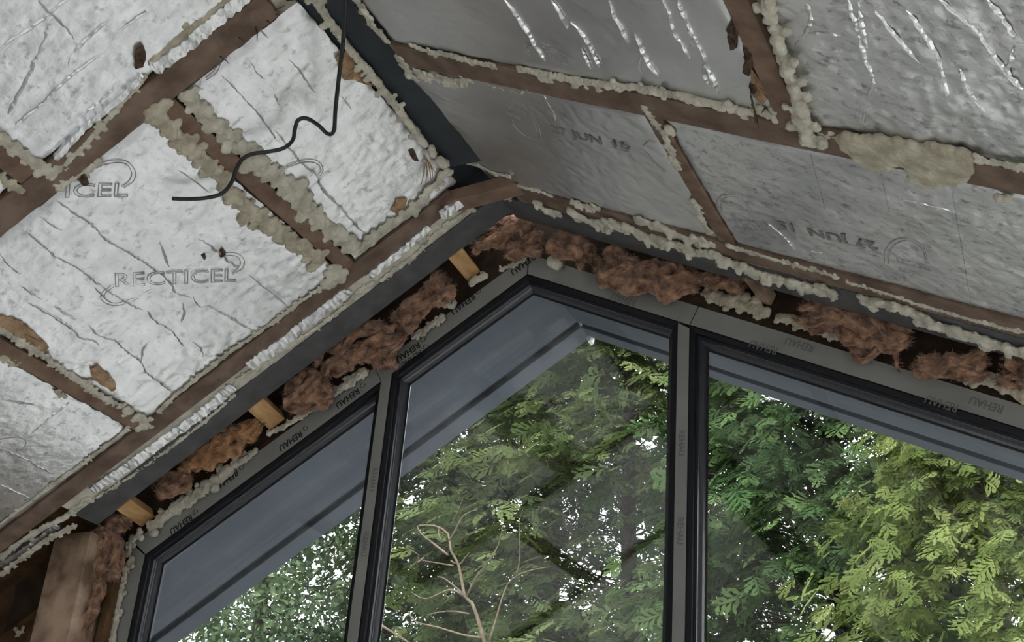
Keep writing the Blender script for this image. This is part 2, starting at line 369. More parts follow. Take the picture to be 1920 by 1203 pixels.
NW = np.array([0, -1.0, 0])
def arc_on(P0, X, Y, N, r0, r1, a0, a1, thick, m, parent, name='emblem', n=28):
    V, F = [], []
    t = np.radians(np.linspace(a0, a1, n)); P = np.array([P0+X*r0*math.cos(a)+Y*r1*math.sin(a)+N*0.0006 for a in t])
    return tube(name, P, thick, m, parent, 5)
def film_mark(px, py, w, logo=True, ink='ink', lenm=0.096, right=False):
    d = np.array([math.cos(math.atan(.635)), 0, math.sin(math.atan(.635))]) if not right else np.array([1/math.hypot(1, .4727), 0, -.4727/math.hypot(1, .4727)])
    C = pY(px, py, -0.0012)
    text_at('REHAU', C+d*lenm/2, C-d*lenm/2, NW, M[ink], w, name='printed_name', squash=1.15)
    if logo:
        up = np.cross(NW, d); L_ = C+d*(lenm/2+0.020)-up*0.004
        arc_on(L_, d, up, NW, 0.009, 0.009, 70, 250, 0.0010, M[ink], w, 'printed_emblem', 14)
        arc_on(L_, d, up, NW, 0.009, 0.009, -80, 20, 0.0010, M[ink], w, 'printed_emblem', 10)
for px, py, wi in ((338, 978, 0), (424, 895, 0), (543, 822, 0), (650, 742, 0), (763, 656, 1), (866, 566, 1), (978, 492, 1)):
    film_mark(px, py, wins[wi], logo=wi == 0 or px < 900)
for px, py, wi in ((638, 728, 0), (770, 669, 1)): film_mark(px, py, wins[wi], lenm=0.085)
for px, py, wi in ((1172, 556, 1), (1434, 645, 2), (1502, 640, 2), (1768, 750, 2), (1852, 752, 2)): film_mark(px, py, wins[wi], False, 'ghost_ink', 0.09, True)
for xx, z0, z1 in ((-0.5065, 2.92, 3.0), (0.5545, 2.95, 3.03), (0.5545, 2.68, 2.76), (-0.5065, 2.70, 2.78)):
    text_at('REHAU', np.array([xx-.008, -.0012, z1]), np.array([xx-.008, -.0012, z0]), NW, M['ghost_ink'], wins[1], name='printed_name')

# ------------------------------------------------------------------ outside: soffits of the roof overhang
for side, D_, N_, lab in (('left', DL, NL, 'left'), ('right', DR, NR, 'right')):
    z0 = 3.681
    fn = lambda u, y, n, D_=D_, N_=N_: np.array([0, 0, z0]) + u*D_ + y*EY + n*N_
    lim = 2.6 if side == 'left' else 4.2
    e = tag(empty('roof_soffit'), 'blue-grey soffit boarding outside the %s slope of the gable window' % lab, 'soffit')
    box_fn('soffit_board', fn, 0.0, lim, 0.09, 0.437, -0.02, 0.0, M['soffit'], e, bevel=0.001)
    box_fn('shadow_groove', fn, 0.0, lim, 0.437, 0.474, -0.02, -0.012, M['groove'], e, bevel=0)
    box_fn('edge_board', fn, 0.0, lim, 0.474, 0.552, -0.02, 0.004, M['soffit'], e, bevel=0.002)
    box_fn('barge_board', fn, 0.0, lim, 0.552, 0.575, -0.20, -0.001, M['soffit'], e, bevel=0.002)
q = [pY(*p, 0.545) for p in ((1094, 619), (1101, 623), (1103, 617), (1109, 622), (1107, 637), (1102, 640))]
capo = prism_y('apex_trim_cap', [(p[0], p[2]) for p in q], 0.545, 0.580, M['white_pvc'])
tag(capo, 'small white trim cap at the outside apex of the soffits', 'trim')

# ------------------------------------------------------------------ steel and timber of the roof
tag(box_fn('ridge_beam', lambda a, b, c: np.array([b, a, c]), -6.05, -0.488, -0.105, 0.118, 3.786, 3.83, M['ridge_steel'], bevel=0.002),
    'blue-black steel ridge beam between the two roof slopes', 'beam')
def timber(name, fn, a0, a1, b0, b1, label, m='timber', n0=-0.10, n1=0.006, along='u', cat='rafter', seed=0):
    if along == 'u': f = fn
    else: f = lambda a, b, c: fn(b, a, c)
    return tag(box_fn(name, f, a0, a1, b0, b1, n0, n1, M[m], bevel=0.002, seg=14, wob=0.0015, seed=seed), label, cat)
timber('rafter', SL, 0.13, 2.40, -1.425, -1.338, 'brown rafter crossing the upper left corner of the ceiling', seed=1)
timber('rafter', SL, 0.11, 2.40, -0.414, -0.338, 'brown rafter next to the dark steel on the left slope', seed=2)
timber('rafter', SR, 0.09, 2.64, -1.100, -1.003, 'brown rafter running across the upper part of the right slope', seed=3)
timber('rafter', SR, 0.10, 2.64, -0.364, -0.268, 'brown rafter next to the window on the right slope', seed=4)
o_ = timber('rafter', SL, 0.13, 2.40, -2.455, -2.372, 'brown rafter on the left slope above the picture frame', seed=5); o_.parent = deck; del o_['label']; del o_['category']
o_ = timber('rafter', SR, 0.13, 2.64, -2.455, -2.372, 'brown rafter on the right slope above the picture frame', seed=6); o_.parent = deck; del o_['label']; del o_['category']
timber('noggin', SL, -1.337, -0.415, 0.490, 0.541, 'brown noggin on the left slope crossed by the black cable', 'timber2', along='y', cat='noggin', seed=7)
timber('noggin', SL, -1.337, -0.415, 1.360, 1.410, 'brown noggin at the lower left below the large lettered board', 'timber2', along='y', cat='noggin', seed=8)
timber('noggin', SL, -2.371, -1.426, 0.880, 0.934, 'short brown noggin at the left picture edge above the rafter', 'timber2', along='y', cat='noggin', seed=9)
timber('noggin', SR, -1.002, -0.365, 0.866, 0.916, 'thin brown noggin on the right slope between the two printed boards', 'timber2', n1=0.003, along='y', cat='noggin', seed=10)
timber('noggin', SR, -2.371, -1.101, 1.262, 1.322, 'brown noggin at the upper right beside the lumpy foam bead', 'timber2', n1=0.010, along='y', cat='noggin', seed=11)
o_ = timber('noggin', SR, -1.002, -0.365, 2.600, 2.650, 'brown noggin on the right slope beyond the picture edge', 'timber2', along='y', cat='noggin', seed=12); o_.parent = deck; del o_['label']; del o_['category']
tag(box_fn('steel_beam', SL, 0.00, 1.805, -0.262, -0.152, -0.012, 0.006, M['steel'], bevel=0.001),
    'dark grey steel beam flange under the left slope above the window', 'beam')
tag(box_fn('steel_beam', SR, 0.01, 3.4, -0.262, -0.120, -0.012, 0.006, M['steel'], bevel=0.001),
    'dark grey steel beam flange under the right slope half covered by foam', 'beam')
q = [pY(*p, -0.40) for p in ((803, 368), (945, 329), (968, 344), (800, 389))]
tag(prism_y('apex_gusset', [(p[0], p[2]) for p in q], -0.400, -0.335, M['timber2']), 'grey-brown timber gusset under the dark hollow at the apex', 'timber')
av = struct(empty('apex_shade'), 'added dark sheet standing for the shade in the apex hollow')
box_fn('shade_sheet', SL, -0.02, 0.34, -0.486, -0.262, -0.034, -0.022, M['groove'], av, bevel=0)  # added dark sheets paint the shade inside the hollow
box_fn('shade_sheet', SR, -0.02, 0.34, -0.486, -0.262, -0.034, -0.022, M['groove'], av, bevel=0)
# flat foam filling the slot between rafter and steel
tag(box_fn('foam_fill', SL, 0.10, 1.80, -0.337, -0.258, -0.02, 0.001, M['foam'], bevel=0.002, seg=60, wob=0.004, seed=4), 'flat grey foam filling the slot between left rafter and steel', 'foam')
tag(box_fn('foam_fill', SR, 0.10, 2.60, -0.267, -0.250, -0.02, 0.003, M['foam_dk'], bevel=0.002, seg=80, wob=0.003, seed=5), 'flat tan foam filling the slot between right rafter and steel', 'foam')
# packers between steel and window frame
def packer(px0, py0, px1, py1, side, wid, label, n=0.012, m='pale_wood'):
    pf, fn, uy = (pL, SL, uyL) if side == 'L' else (pR, SR, uyR)
    u0, _ = uy(pf(px0, py0, n)); u1, _ = uy(pf(px1, py1, n))
    f = lambda a, b, c: fn(u0+(u1-u0)*(a+0.156)/0.14+b, a, c)
    return tag(box_fn('packing_block', f, -0.158, -0.004, -wid/2, wid/2, n-0.04, n, M[m], bevel=0.001), label, 'block')
packer(850, 472, 893, 522, 'L', 0.056, 'pale wooden packing block nearest the apex left of the foam ball')
packer(478, 758, 516, 792, 'L', 0.068, 'pale wooden packing block midway along the left window head')
packer(232, 947, 262, 970, 'L', 0.062, 'pale wooden packing block at the lower left corner of the window')
packer(1408, 535, 1436, 570, 'R', 0.034, 'brown wooden packing block over the right window light', m='stud')

# left of the window: stud, batten
st = tag(empty('wall_stud'), 'weathered pale wooden stud at the lower left beside brown wool', 'stud')
box_fn('stud_face', lambda a, b, c: np.array([b, c, a]), 0.0, 2.80, -1.695, -1.530, -0.155, -0.031, M['stud'], st, bevel=0.003, seg=20, wob=0.002)
tag(box_fn('edge_batten', lambda a, b, c: np.array([b, c, a]), 0.0, 2.72, -1.508, -1.478, -0.05, 0.0, M['osb'], bevel=0.002, seg=14, wob=0.002),
    'dark brown batten between the wool and the left window jamb', 'batten')
sp = pY(37, 1180, -0.033)

# ------------------------------------------------------------------ insulation boards
FACING = {}
def board(name, fn, u0, u1, y0, y1, label, m, seed, amp=0.0025, step=0.0085, wr=0.0012, ragged=0.004):
    nu, ny = int((u1-u0)/step)+1, int((y1-y0)/step)+1
    U, Y = np.meshgrid(np.linspace(u0, u1, nu), np.linspace(y0, y1, ny), indexing='ij')
    Q = np.stack([U.ravel(), Y.ravel(), np.zeros(U.size)], 1)
    h = amp*fbm(Q, 5, seed) + wr*(1-2*np.abs(fbm(Q*[1.6, 1, 1], 22, seed+9, 2))) + wr*.6*(1-2*np.abs(vnoise(Q*[1, .7, 1], 55, seed+5)))
    ed = np.minimum(np.minimum(U-u0, u1-U), np.minimum(Y-y0, y1-Y)).ravel()
    h = h*np.clip(ed/0.02, 0.2, 1) - 0.004*np.exp(-ed/0.008)
    Uq = U.ravel()+np.where(ed < step*.5, ragged*vnoise(Q, 45, seed+2), 0); Yq = Y.ravel()+np.where(ed < step*.5, ragged*vnoise(Q, 45, seed+3), 0)
    D_, N_ = (DL, NL) if fn is SL else (DR, NR)
    V = RIDGE + Uq[:, None]*D_ + Yq[:, None]*EY + h[:, None]*N_
    idx = np.arange(nu*ny).reshape(nu, ny)
    a, b, c, d = idx[:-1, :-1].ravel(), idx[1:, :-1].ravel(), idx[1:, 1:].ravel(), idx[:-1, 1:].ravel()
    Fc = np.stack([a, b, c, d] if fn is SR else [a, d, c, b], 1)
    loop = np.concatenate([idx[:, 0], idx[-1, 1:], idx[-2::-1, -1], idx[0, -2:0:-1]])
    base = len(V); V = np.concatenate([V, V[loop]-0.075*N_]); n = len(loop); j = np.arange(n)
    side = np.stack([loop, loop[(j+1) % n], base+(j+1) % n, base+j], 1)
    if fn is SR: side = side[:, ::-1]
    e = tag(empty(name), label, 'insulation board')
    fo = mk_np('foil_facing', V[:base], Fc, m, e, True)
    nloop = np.concatenate([V[loop]-0.0003*N_, V[base:]]); sf = np.stack([j, (j+1) % n, n+(j+1) % n, n+j], 1)
    mk_np('foam_core', nloop, sf if fn is SL else sf[:, ::-1], M['foam'], e)
    FACING[id(e)] = fo
    return e
B = {}; 
B['tl'] = board('insulation_board', SL, 0.14, 0.872, -2.37, -1.437, 'creased foil insulation board in the upper left picture corner', M['foil'], 11)
B['tl2'] = board('insulation_board', SL, 0.942, 2.32, -2.37, -1.437, 'sliver of foil insulation board at the left picture edge', M['foil'], 12)
B['ridge'] = board('insulation_board', SL, 0.075, 0.482, -1.330, -0.419, 'white foil insulation board on the left slope beside the ridge beam', M['foil'], 13, amp=.003)
B['main'] = board('insulation_board', SL, 0.550, 1.352, -1.330, -0.419, 'large white foil insulation board with embossed lettering and black burn spot', M['foil'], 14)
B['low'] = board('insulation_board', SL, 1.418, 2.35, -1.330, -0.419, 'grey foil insulation board at the lower left with two pale creases', M['foil_r'], 15, wr=.0006)
B['rt'] = board('insulation_board', SR, 0.11, 1.255, -2.37, -1.108, 'smooth grey foil insulation board at top centre with white crease lines', M['foil_s'], 16, wr=.0004, amp=.002)
B['rtr'] = board('insulation_board', SR, 1.330, 2.62, -2.37, -1.108, 'crumpled grey foil insulation board in the upper right corner', M['foil_r'], 17, wr=.0016, amp=.005)
B['rm'] = board('insulation_board', SR, 0.020, 0.860, -0.996, -0.368, 'grey printed foil board on the right slope between ridge and thin noggin', M['foil_s'], 18, wr=.0008)
B['rr'] = board('insulation_board', SR, 0.922, 2.595, -0.996, -0.368, 'bluish grey printed foil board at the right above the window', M['foil_r'], 19, wr=.0010)

# narrow foil strips along the steel and the rafter
def strip(pts, side, hw, label, n=0.012, m='foil', seed=0):
    pf, N_ = (pL, NL) if side == 'L' else (pR, NR)
    P = smooth_path([pf(x, y, n) for x, y in pts], 0.008); rr = random.Random(seed); T = np.gradient(P, axis=0)
    V, F = [], []
    for i, p in enumerate(P):
        b = np.cross(N_, T[i]); b /= np.linalg.norm(b)
        taper = 1.0 if 0 < i < len(P)-1 else 0.6
        w1 = hw*taper*(1+rr.uniform(-.22, .22)); w2 = hw*taper*(1+rr.uniform(-.22, .22)); lift = rr.uniform(-.002, .002)
        V += [p-b*w1-N_*.016, p-b*w1+N_*lift, p+N_*(rr.uniform(-.001, .003)), p+b*w2+N_*lift, p+b*w2-N_*.016]
    for i in range(len(P)-1):
        for j in range(4): F.append((i*5+j, i*5+j+1, i*5+5+j+1, i*5+5+j))
        F.append((i*5+4, i*5, i*5+5, i*5+9))
    F += [(0, 1, 2, 3, 4), tuple(len(V)-5+k for k in (4, 3, 2, 1, 0))]
    return tag(mk('foil_strip', V, F, M[m]), label, 'foil strip')
strip([(172, 921), (230, 882), (300, 832), (385, 770), (437, 724)], 'L', 0.022, 'longest white foil strip along the steel at the lower left', seed=1)
strip([(466, 688), (520, 650), (580, 603), (640, 557), (652, 544)], 'L', 0.024, 'bright white foil strip along the middle of the left steel', seed=2)
strip([(690, 520), (740, 482), (790, 440), (804, 425)], 'L', 0.015, 'short white foil strip along the upper part of the left steel', seed=3)
strip([(828, 408), (855, 388), (880, 367)], 'L', 0.017, 'small bright white foil strip just below the apex hollow', n=.04, seed=4)
strip([(288, 132), (345, 92), (400, 45), (440, 12), (470, -15)], 'L', 0.018, 'white foil strip along the upper edge of the upper left rafter', seed=5)
strip([(105, 300), (160, 240), (215, 195), (270, 143)], 'L', 0.008, 'thin pale foil lip below the upper left board', seed=6)
strip([(0, 1062), (60, 1022), (110, 985)], 'L', 0.016, 'grey foil strip in the foam at the lower left corner', n=0.01, m='foil_r', seed=7)

# creases: raised folds of the facing
def crease(bkey, side, pts, w=0.0046, h=0.0052, m='crease', n=0.0015):
    pf, N_ = (pL, NL) if side == 'L' else (pR, NR)
    P = smooth_path([pf(x, y, n) for x, y in pts], 0.007); T = np.gradient(P, axis=0); k = len(P); V, F = [], []
    sd = int(abs(pts[0][0]*7+pts[0][1]*13)); jit = vnoise(P, 60, sd)
    for i, p in enumerate(P):
        b = np.cross(N_, T[i]); b /= np.linalg.norm(b)+1e-9
        tp = min(1.0, 0.15+min(i, k-1-i)/5.0)*(1+0.55*jit[i]); p = p+b*0.003*jit[(i*3) % k]
        if side == 'L': V += [p-b*w*1.1*tp-N_*.002, p-b*w*.35*tp+N_*h*.55*tp, p+b*w*.45*tp+N_*h*tp, p+b*w*.8*tp-N_*.002]
        else: V += [p-b*w*tp-N_*.002, p-b*w*.25*tp+N_*h*tp, p+b*w*.35*tp+N_*h*.75*tp, p+b*w*tp-N_*.002]
    for i in range(k-1):
        for j in range(3): F.append((i*4+j, i*4+j+1, i*4+5+j, i*4+4+j))
    return mk('crease', V, F, M[m], FACING[id(B[bkey])])
for pts in ([(45, 431), (75, 455), (105, 480), (150, 505), (195, 540), (235, 565), (270, 582)], [(273, 577), (290, 600), (320, 618), (338, 640), (346, 652)],
            [(105, 375), (140, 400), (172, 420), (200, 450), (245, 475), (290, 505), (320, 530), (330, 548), (362, 558)], [(362, 555), (375, 575), (395, 575), (440, 600), (478, 622)],
            [(0, 475), (15, 495), (42, 517)], [(33, 530), (60, 550), (80, 562)], [(50, 566), (95, 590), (140, 620), (150, 633), (180, 640), (186, 652)],
            [(100, 573), (125, 590), (142, 600)], [(165, 608), (185, 628), (215, 638), (240, 660), (262, 675), (275, 698), (300, 715), (322, 735)],
            [(372, 447), (400, 465), (430, 490), (448, 502)], [(300, 455), (308, 475), (316, 500)], [(468, 515), (485, 530), (515, 552), (540, 575)],
            [(330, 315), (360, 335), (395, 362)], [(175, 535), (200, 560), (210, 566)], [(340, 565), (345, 585), (338, 605)], [(360, 640), (375, 650), (382, 668)],
            [(75, 405), (95, 420), (118, 433)], [(265, 680), (268, 655), (280, 640)]):
    crease('main', 'L', pts)
for pts in ([(470, 115), (485, 140), (505, 155), (520, 190), (530, 200)], [(415, 140), (440, 165), (490, 220), (520, 265)], [(540, 110), (560, 130), (580, 160), (592, 175)],
            [(517, 245), (545, 280), (565, 305), (595, 330), (605, 355), (640, 390), (665, 420), (682, 436)], [(480, 45), (498, 65), (508, 80)], [(640, 180), (660, 205)]):
    crease('ridge', 'L', pts, 0.0038, 0.0042)
for pts in ([(0, 92), (30, 70), (60, 52), (100, 20), (132, -5)], [(70, 0), (95, 25), (120, 48), (140, 75)], [(130, 107), (165, 72), (205, 38)], [(85, 190), (120, 155), (150, 130), (195, 98)],
            [(222, 60), (250, 40), (275, 22)], [(95, 45), (80, 80), (50, 150), (15, 215)], [(30, 235), (60, 212), (85, 190)], [(150, 222), (185, 192), (215, 165)], [(130, 130), (128, 120), (132, 108)]):
    crease('tl', 'L', pts, 0.0042, 0.0046)
for pts in ([(0, 748), (40, 755), (70, 760)], [(0, 840), (40, 856), (75, 875), (105, 890)], [(0, 908), (30, 922), (58, 935)], [(130, 755), (90, 785), (55, 815)]):
    crease('low', 'L', pts, 0.004, 0.003)
for pts in ([(945, 0), (965, 25), (985, 55), (1000, 80), (1022, 115)], [(1033, 0), (1050, 25), (1064, 55)], [(1070, 42), (1090, 62), (1105, 85), (1125, 128)], [(1142, 0), (1152, 30), (1168, 58), (1178, 85)],
            [(1190, 65), (1202, 90), (1210, 110), (1235, 145)], [(1202, 105), (1198, 125), (1203, 138)], [(1243, 0), (1255, 25), (1262, 55), (1278, 82)], [(1288, 40), (1305, 75), (1322, 110), (1320, 135), (1330, 165)],
            [(1270, 0), (1295, 60), (1297, 90)], [(1090, 90), (1100, 112), (1108, 130)], [(1322, 125), (1338, 150), (1348, 182)], [(1275, 75), (1292, 110)]):
    crease('rt', 'R', pts, 0.0040, 0.0040)
for pts in ([(1590, 0), (1598, 30), (1612, 75), (1620, 110), (1640, 155), (1650, 200), (1665, 245)], [(1610, 0), (1615, 50), (1625, 90)], [(1650, 165), (1668, 205), (1685, 245)], [(1512, 0), (1520, 35), (1508, 65), (1490, 85)],
            [(1700, 20), (1740, 80), (1760, 115), (1770, 160), (1790, 205)], [(1640, 20), (1680, 70), (1725, 120)], [(1760, 0), (1830, 60), (1880, 130), (1918, 170)], [(1510, 65), (1580, 68)],
            [(1700, 200), (1735, 220), (1770, 250)], [(1850, 0), (1885, 45), (1905, 80)], [(1640, 150), (1625, 190), (1618, 235)], [(1800, 130), (1815, 170), (1850, 215)], [(1900, 90), (1890, 140), (1910, 165)]):
    crease('rtr', 'R', pts, 0.0055, 0.0022)
for pts in ([(1020, 180), (1040, 215), (1042, 240)], [(1092, 300), (1095, 312), (1103, 318)], [(1105, 300), (1112, 312)]):
    crease('rm', 'R', pts, 0.003, 0.0022)
for pts in ([(1440, 420), (1470, 445), (1490, 470)], [(1690, 375), (1740, 385), (1790, 398)], [(1500, 470), (1540, 475)]):
    crease('rr', 'R', pts, 0.0025, 0.0008)

# embossed names and date print on the facings
def emb(bkey, side, s, p0, p1, outline=0.014, m='emboss', squash=1.0, up=None):
    pf, N_ = (pL, NL) if side == 'L' else (pR, NR); P0 = pf(*p0, 0.0015)
    upv = pf(p0[0]+up[0], p0[1]+up[1], 0.0015)-P0 if up else None
    text_at(s, P0, pf(*p1, 0.0015), N_, M[m], FACING[id(B[bkey])], outline, 'embossed_lettering', squash=squash, upv=upv, lift=0.0008 if outline else 0.0028)
def swoosh(bkey, side, pts, r=0.0011, m='emboss'):
    pf = pL if side == 'L' else pR
    tube('embossed_swoosh', smooth_path([pf(x, y, 0.002) for x, y in pts], 0.006), r, M[m], FACING[id(B[bkey])], 5)
emb('main', 'L', 'RECTICEL', (216, 537), (443, 527), up=(-1, -26))
emb('main', 'L', 'ICEL', (122, 370), (240, 368), up=(2, -27))
swoosh('main', 'L', [(190, 305), (215, 300), (240, 304), (254, 322), (250, 340), (232, 352)]); swoosh('main', 'L', [(192, 310), (218, 305), (238, 309), (247, 324), (243, 338), (228, 350)])
swoosh('main', 'L', [(420, 474), (445, 475), (458, 488), (455, 503), (436, 514)]); swoosh('main', 'L', [(418, 479), (442, 480), (451, 490), (448, 501), (434, 512)])
swoosh('main', 'L', [(208, 535), (190, 550), (193, 565), (215, 573), (245, 565), (287, 545)]); swoosh('main', 'L', [(214, 537), (197, 551), (200, 563), (218, 568), (245, 560), (285, 541)])
swoosh('ridge', 'L', [(535, 312), (560, 302), (585, 299), (600, 305), (606, 318), (600, 330)]); swoosh('ridge', 'L', [(535, 316), (562, 306), (584, 304), (597, 309), (601, 318), (596, 328)])
swoosh('ridge', 'L', [(404, 112), (412, 108), (413, 120), (406, 136), (387, 150)]); swoosh('ridge', 'L', [(400, 116), (407, 112), (408, 122), (400, 134), (386, 146)])
emb('ridge', 'L', 'L', (567, 355), (575, 354)); emb('ridge', 'L', 'L', (372, 168), (381, 168), squash=1.3)
swoosh('low', 'L', [(0, 824), (30, 820), (48, 826), (45, 838), (30, 846)])
emb('rt', 'R', 'CEL', (1020, 99), (1068, 125), up=(8, -14)); swoosh('rt', 'R', [(1010, 78), (1030, 86)]); swoosh('rt', 'R', [(995, 105), (984, 95), (984, 84), (996, 82), (1020, 88)]); swoosh('rt', 'R', [(998, 102), (990, 94), (990, 87), (1000, 85), (1018, 90)])
emb('rm', 'R', '27 JUN', (1035, 246), (1130, 270), outline=None, m='date_ink', up=(-6, -14)); emb('rm', 'R', '15', (1152, 276), (1182, 284), outline=None, m='date_ink', up=(-6, -14))
emb('rm', 'R', 'RECTI', (950, 200), (985, 215)); emb('rm', 'R', 'REC', (948, 212), (975, 224)); emb('rm', 'R', 'CEL', (955, 190), (990, 205))
swoosh('rm', 'R', [(960, 225), (965, 238), (985, 255), (1004, 262), (1013, 258), (1012, 245), (1005, 225), (995, 210)]); swoosh('rm', 'R', [(1006, 258), (1006, 245), (1000, 226), (993, 212)])
swoosh('rm', 'R', [(1205, 275), (1215, 265), (1225, 268)]); swoosh('rm', 'R', [(1198, 278), (1215, 290), (1225, 305), (1245, 322)])
emb('rr', 'R', '27 JUN', (1642, 454), (1512, 426), outline=None, m='date_ink', up=(7, 15)); emb('rr', 'R', '15', (1485, 420), (1452, 412), outline=None, m='date_ink', up=(7, 15))
swoosh('rr', 'R', [(1343, 388), (1345, 375), (1355, 366), (1372, 365), (1390, 374), (1402, 390), (1408, 412)]); swoosh('rr', 'R', [(1351, 398), (1352, 382), (1360, 371), (1376, 369)])
swoosh('rr', 'R', [(1658, 492), (1659, 470), (1672, 453), (1695, 446), (1718, 454), (1732, 470), (1738, 487)]); swoosh('rr', 'R', [(1666, 494), (1668, 472), (1680, 457), (1700, 451), (1716, 458), (1730, 473), (1735, 487)])
emb('rr', 'R', 'RECTI', (1745, 500), (1680, 482)); emb('rr', 'R', 'RECT', (1728, 512), (1682, 500)); emb('rr', 'R', 'REC', (1695, 520), (1655, 512)); emb('rr', 'R', 'REC', (1420, 415), (1362, 412)); emb('rr', 'R', 'RC', (1395, 432), (1368, 424))
# dotted perforation lines on the right board
for x0, y0, x1, y1 in ((1520, 290, 1548, 395), (1650, 320, 1668, 400), (1785, 360, 1822, 575)):
    V, F = [], []; m_ = int(math.hypot(x1-x0, y1-y0)/6)
    for i in range(m_):
        a = pR(x0+(x1-x0)*i/m_, y0+(y1-y0)*i/m_, 0.0018); b = pR(x0+(x1-x0)*(i+.55)/m_, y0+(y1-y0)*(i+.55)/m_, 0.0018)
        v, f = tube_arrays([a, b], 0.0009, 4, len(V)); V += v; F += f
    mk('perforation_line', V, F, M['emboss'], FACING[id(B['rr'])])['kind'] = 'stuff'

# ------------------------------------------------------------------ expanding foam and wool: lumps fused by voxel remeshing
ICO_V, ICO_F = None, None
def _ico():
    import bmesh
    bm = bmesh.new(); bmesh.ops.create_icosphere(bm, subdivisions=2, radius=1.0); bm.verts.ensure_lookup_table()
    V = np.array([v.co[:] for v in bm.verts]); F = np.array([[v.index for v in f.verts] for f in bm.faces]); bm.free(); return V, F
ICO_V, ICO_F = _ico()
PENDING = []
def lumps(name, centres, radii, N_, flat, mat_, label, cat, voxel, disp, seed, group=None, parent=None):
    Vs, Fs, b = [], [], 0
    for c, r in zip(centres, radii):
        v = ICO_V*r; v = v - np.outer(v @ N_, N_)*(1-flat); Vs.append(v+c); Fs.append(ICO_F+b); b += len(ICO_V)
    o = mk_np(name, np.concatenate(Vs), np.concatenate(Fs), mat_, parent, True)
    md = o.modifiers.new('fuse', 'REMESH'); md.mode = 'VOXEL'; md.voxel_size = voxel; md.use_smooth_shade = True
    PENDING.append((o, disp, seed))
    if label: tag(o, label, cat, group)
    return o
PXM = 0.00150                                                     # metres per photo pixel at the ceiling
def foam(plane, pts, r, label, n=0.004, m='foam', flat=0.52, jit=0.55, seed=None, dens=0.5, drip=0.0, cont=True):
    pf, N_ = {'L': (pL, NL), 'R': (pR, NR), 'Y': (lambda x, y, n: pY(x, y, -n), NW)}[plane]
    seed = seed if seed is not None else len(PENDING)*17+3; rr = random.Random(seed); r = r*1.22
    P = smooth_path([pf(x, y, n) for x, y in pts], r*PXM*dens); T = np.gradient(P, axis=0) if len(P) > 1 else np.array([[0, 1.0, 0]])
    C, R_ = [], []; rm = r*PXM
    for i, p in enumerate(P):
        b = np.cross(N_, T[i]); b /= np.linalg.norm(b)+1e-9
        if cont: C.append(p); R_.append(rm*0.60)
        for k in range(4):
            o_ = rr.uniform(-1, 1)*min(1.0, jit*1.6); rad = rm*rr.uniform(.22, .46)
            C.append(p+b*o_*rm*.80+T[i]*rr.uniform(-.5, .5)+N_*(rr.uniform(-.05, .35)*rm*(1.05-abs(o_)))); R_.append(rad)
        if rr.random() < 0.22:
            C.append(p+b*rr.choice((-1, 1))*rm*0.95+N_*rm*.1); R_.append(rm*rr.uniform(.3, .6))
        if drip and rr.random() < drip:
            for k in range(3): C.append(p+np.array([0, 0.004*k, -1.0*k*rm*.35])); R_.append(rm*(.5-.1*k))
    return lumps('foam_bead', C, R_, N_, flat, M[m], label, 'foam', max(0.0028, r*PXM*0.13), 0.0014+r*PXM*.06, seed)
foam('L', [(0, 258), (35, 285), (65, 305), (100, 325)], 13, 'lumpy foam bead along the short noggin at the left picture edge')
foam('L', [(0, 330), (20, 345), (42, 356)], 8, 'small foam bead in the corner of the left edge noggin and rafter', m='foam_dk')
foam('L', [(98, 335), (110, 320), (150, 280), (200, 225), (272, 145)], 8, 'smooth foam bead under the upper left board along the rafter', flat=.5, jit=.25)
foam('L', [(282, 118), (335, 72), (385, 32), (425, -2), (450, -22)], 9, 'added smooth bead standing for the shaded band above the upper left foil strip', n=-.002, m='foam_dk', flat=.5, jit=.15)  # darker bead stands for the foam shadow beside the foil strip
foam('L', [(108, 352), (135, 335), (160, 325), (185, 300)], 8, 'cream foam bead below the upper left rafter over the lettering')
foam('L', [(290, 205), (322, 243), (355, 278), (390, 308), (424, 346)], 19, 'grey foam bead left of the cable noggin, upper stretch', m='foam_dk')
foam('L', [(430, 362), (472, 396), (514, 428), (560, 460), (598, 488)], 20, 'grey foam bead left of the cable noggin, lower stretch', m='foam_dk')
foam('L', [(348, 182), (375, 205), (400, 232), (440, 262), (468, 288)], 19, 'lumpy foam bead right of the cable noggin above the cable')
foam('L', [(470, 292), (505, 322), (540, 350), (572, 385), (602, 413), (640, 445), (656, 465)], 21, 'lumpy foam bead right of the cable noggin below the cable')
foam('L', [(630, 503), (625, 520), (612, 532)], 19, 'round foam lump at the foot of the cable noggin', jit=.7)
foam('L', [(600, 540), (560, 568), (520, 598), (470, 633), (420, 668), (370, 708), (320, 748), (296, 772)], 7, 'thin foam bead along the lower edge of the large lettered board', jit=.4)
foam('L', [(668, 472), (690, 455), (720, 430), (750, 408), (782, 385)], 14, 'foam bead under the ridge side board along the rafter')
foam('L', [(0, 615), (40, 640), (75, 662), (110, 690), (150, 715), (180, 738), (215, 755), (240, 772)], 11, 'scalloped cream foam bead above the lower left noggin', dens=.95)
foam('L', [(255, 782), (270, 790), (272, 800)], 13, 'star shaped foam lump at the foot of the lower left noggin', jit=.9)
foam('L', [(5, 668), (30, 684)], 7, 'tiny foam dab below the lower left noggin at the picture edge', m='foam_dk')
foam('L', [(105, 733), (122, 745)], 7, 'tiny foam dab below the middle of the lower left noggin', m='foam_dk')
foam('L', [(240, 798), (225, 815), (195, 838), (150, 872), (100, 908), (50, 945), (0, 982)], 6, 'thin foam bead along the lower edge of the grey lower left board', jit=.4)
foam('L', [(165, 935), (140, 955), (110, 975), (70, 995), (35, 1018), (0, 1045)], 10, 'ragged foam bead below the rafter in the lower left corner')
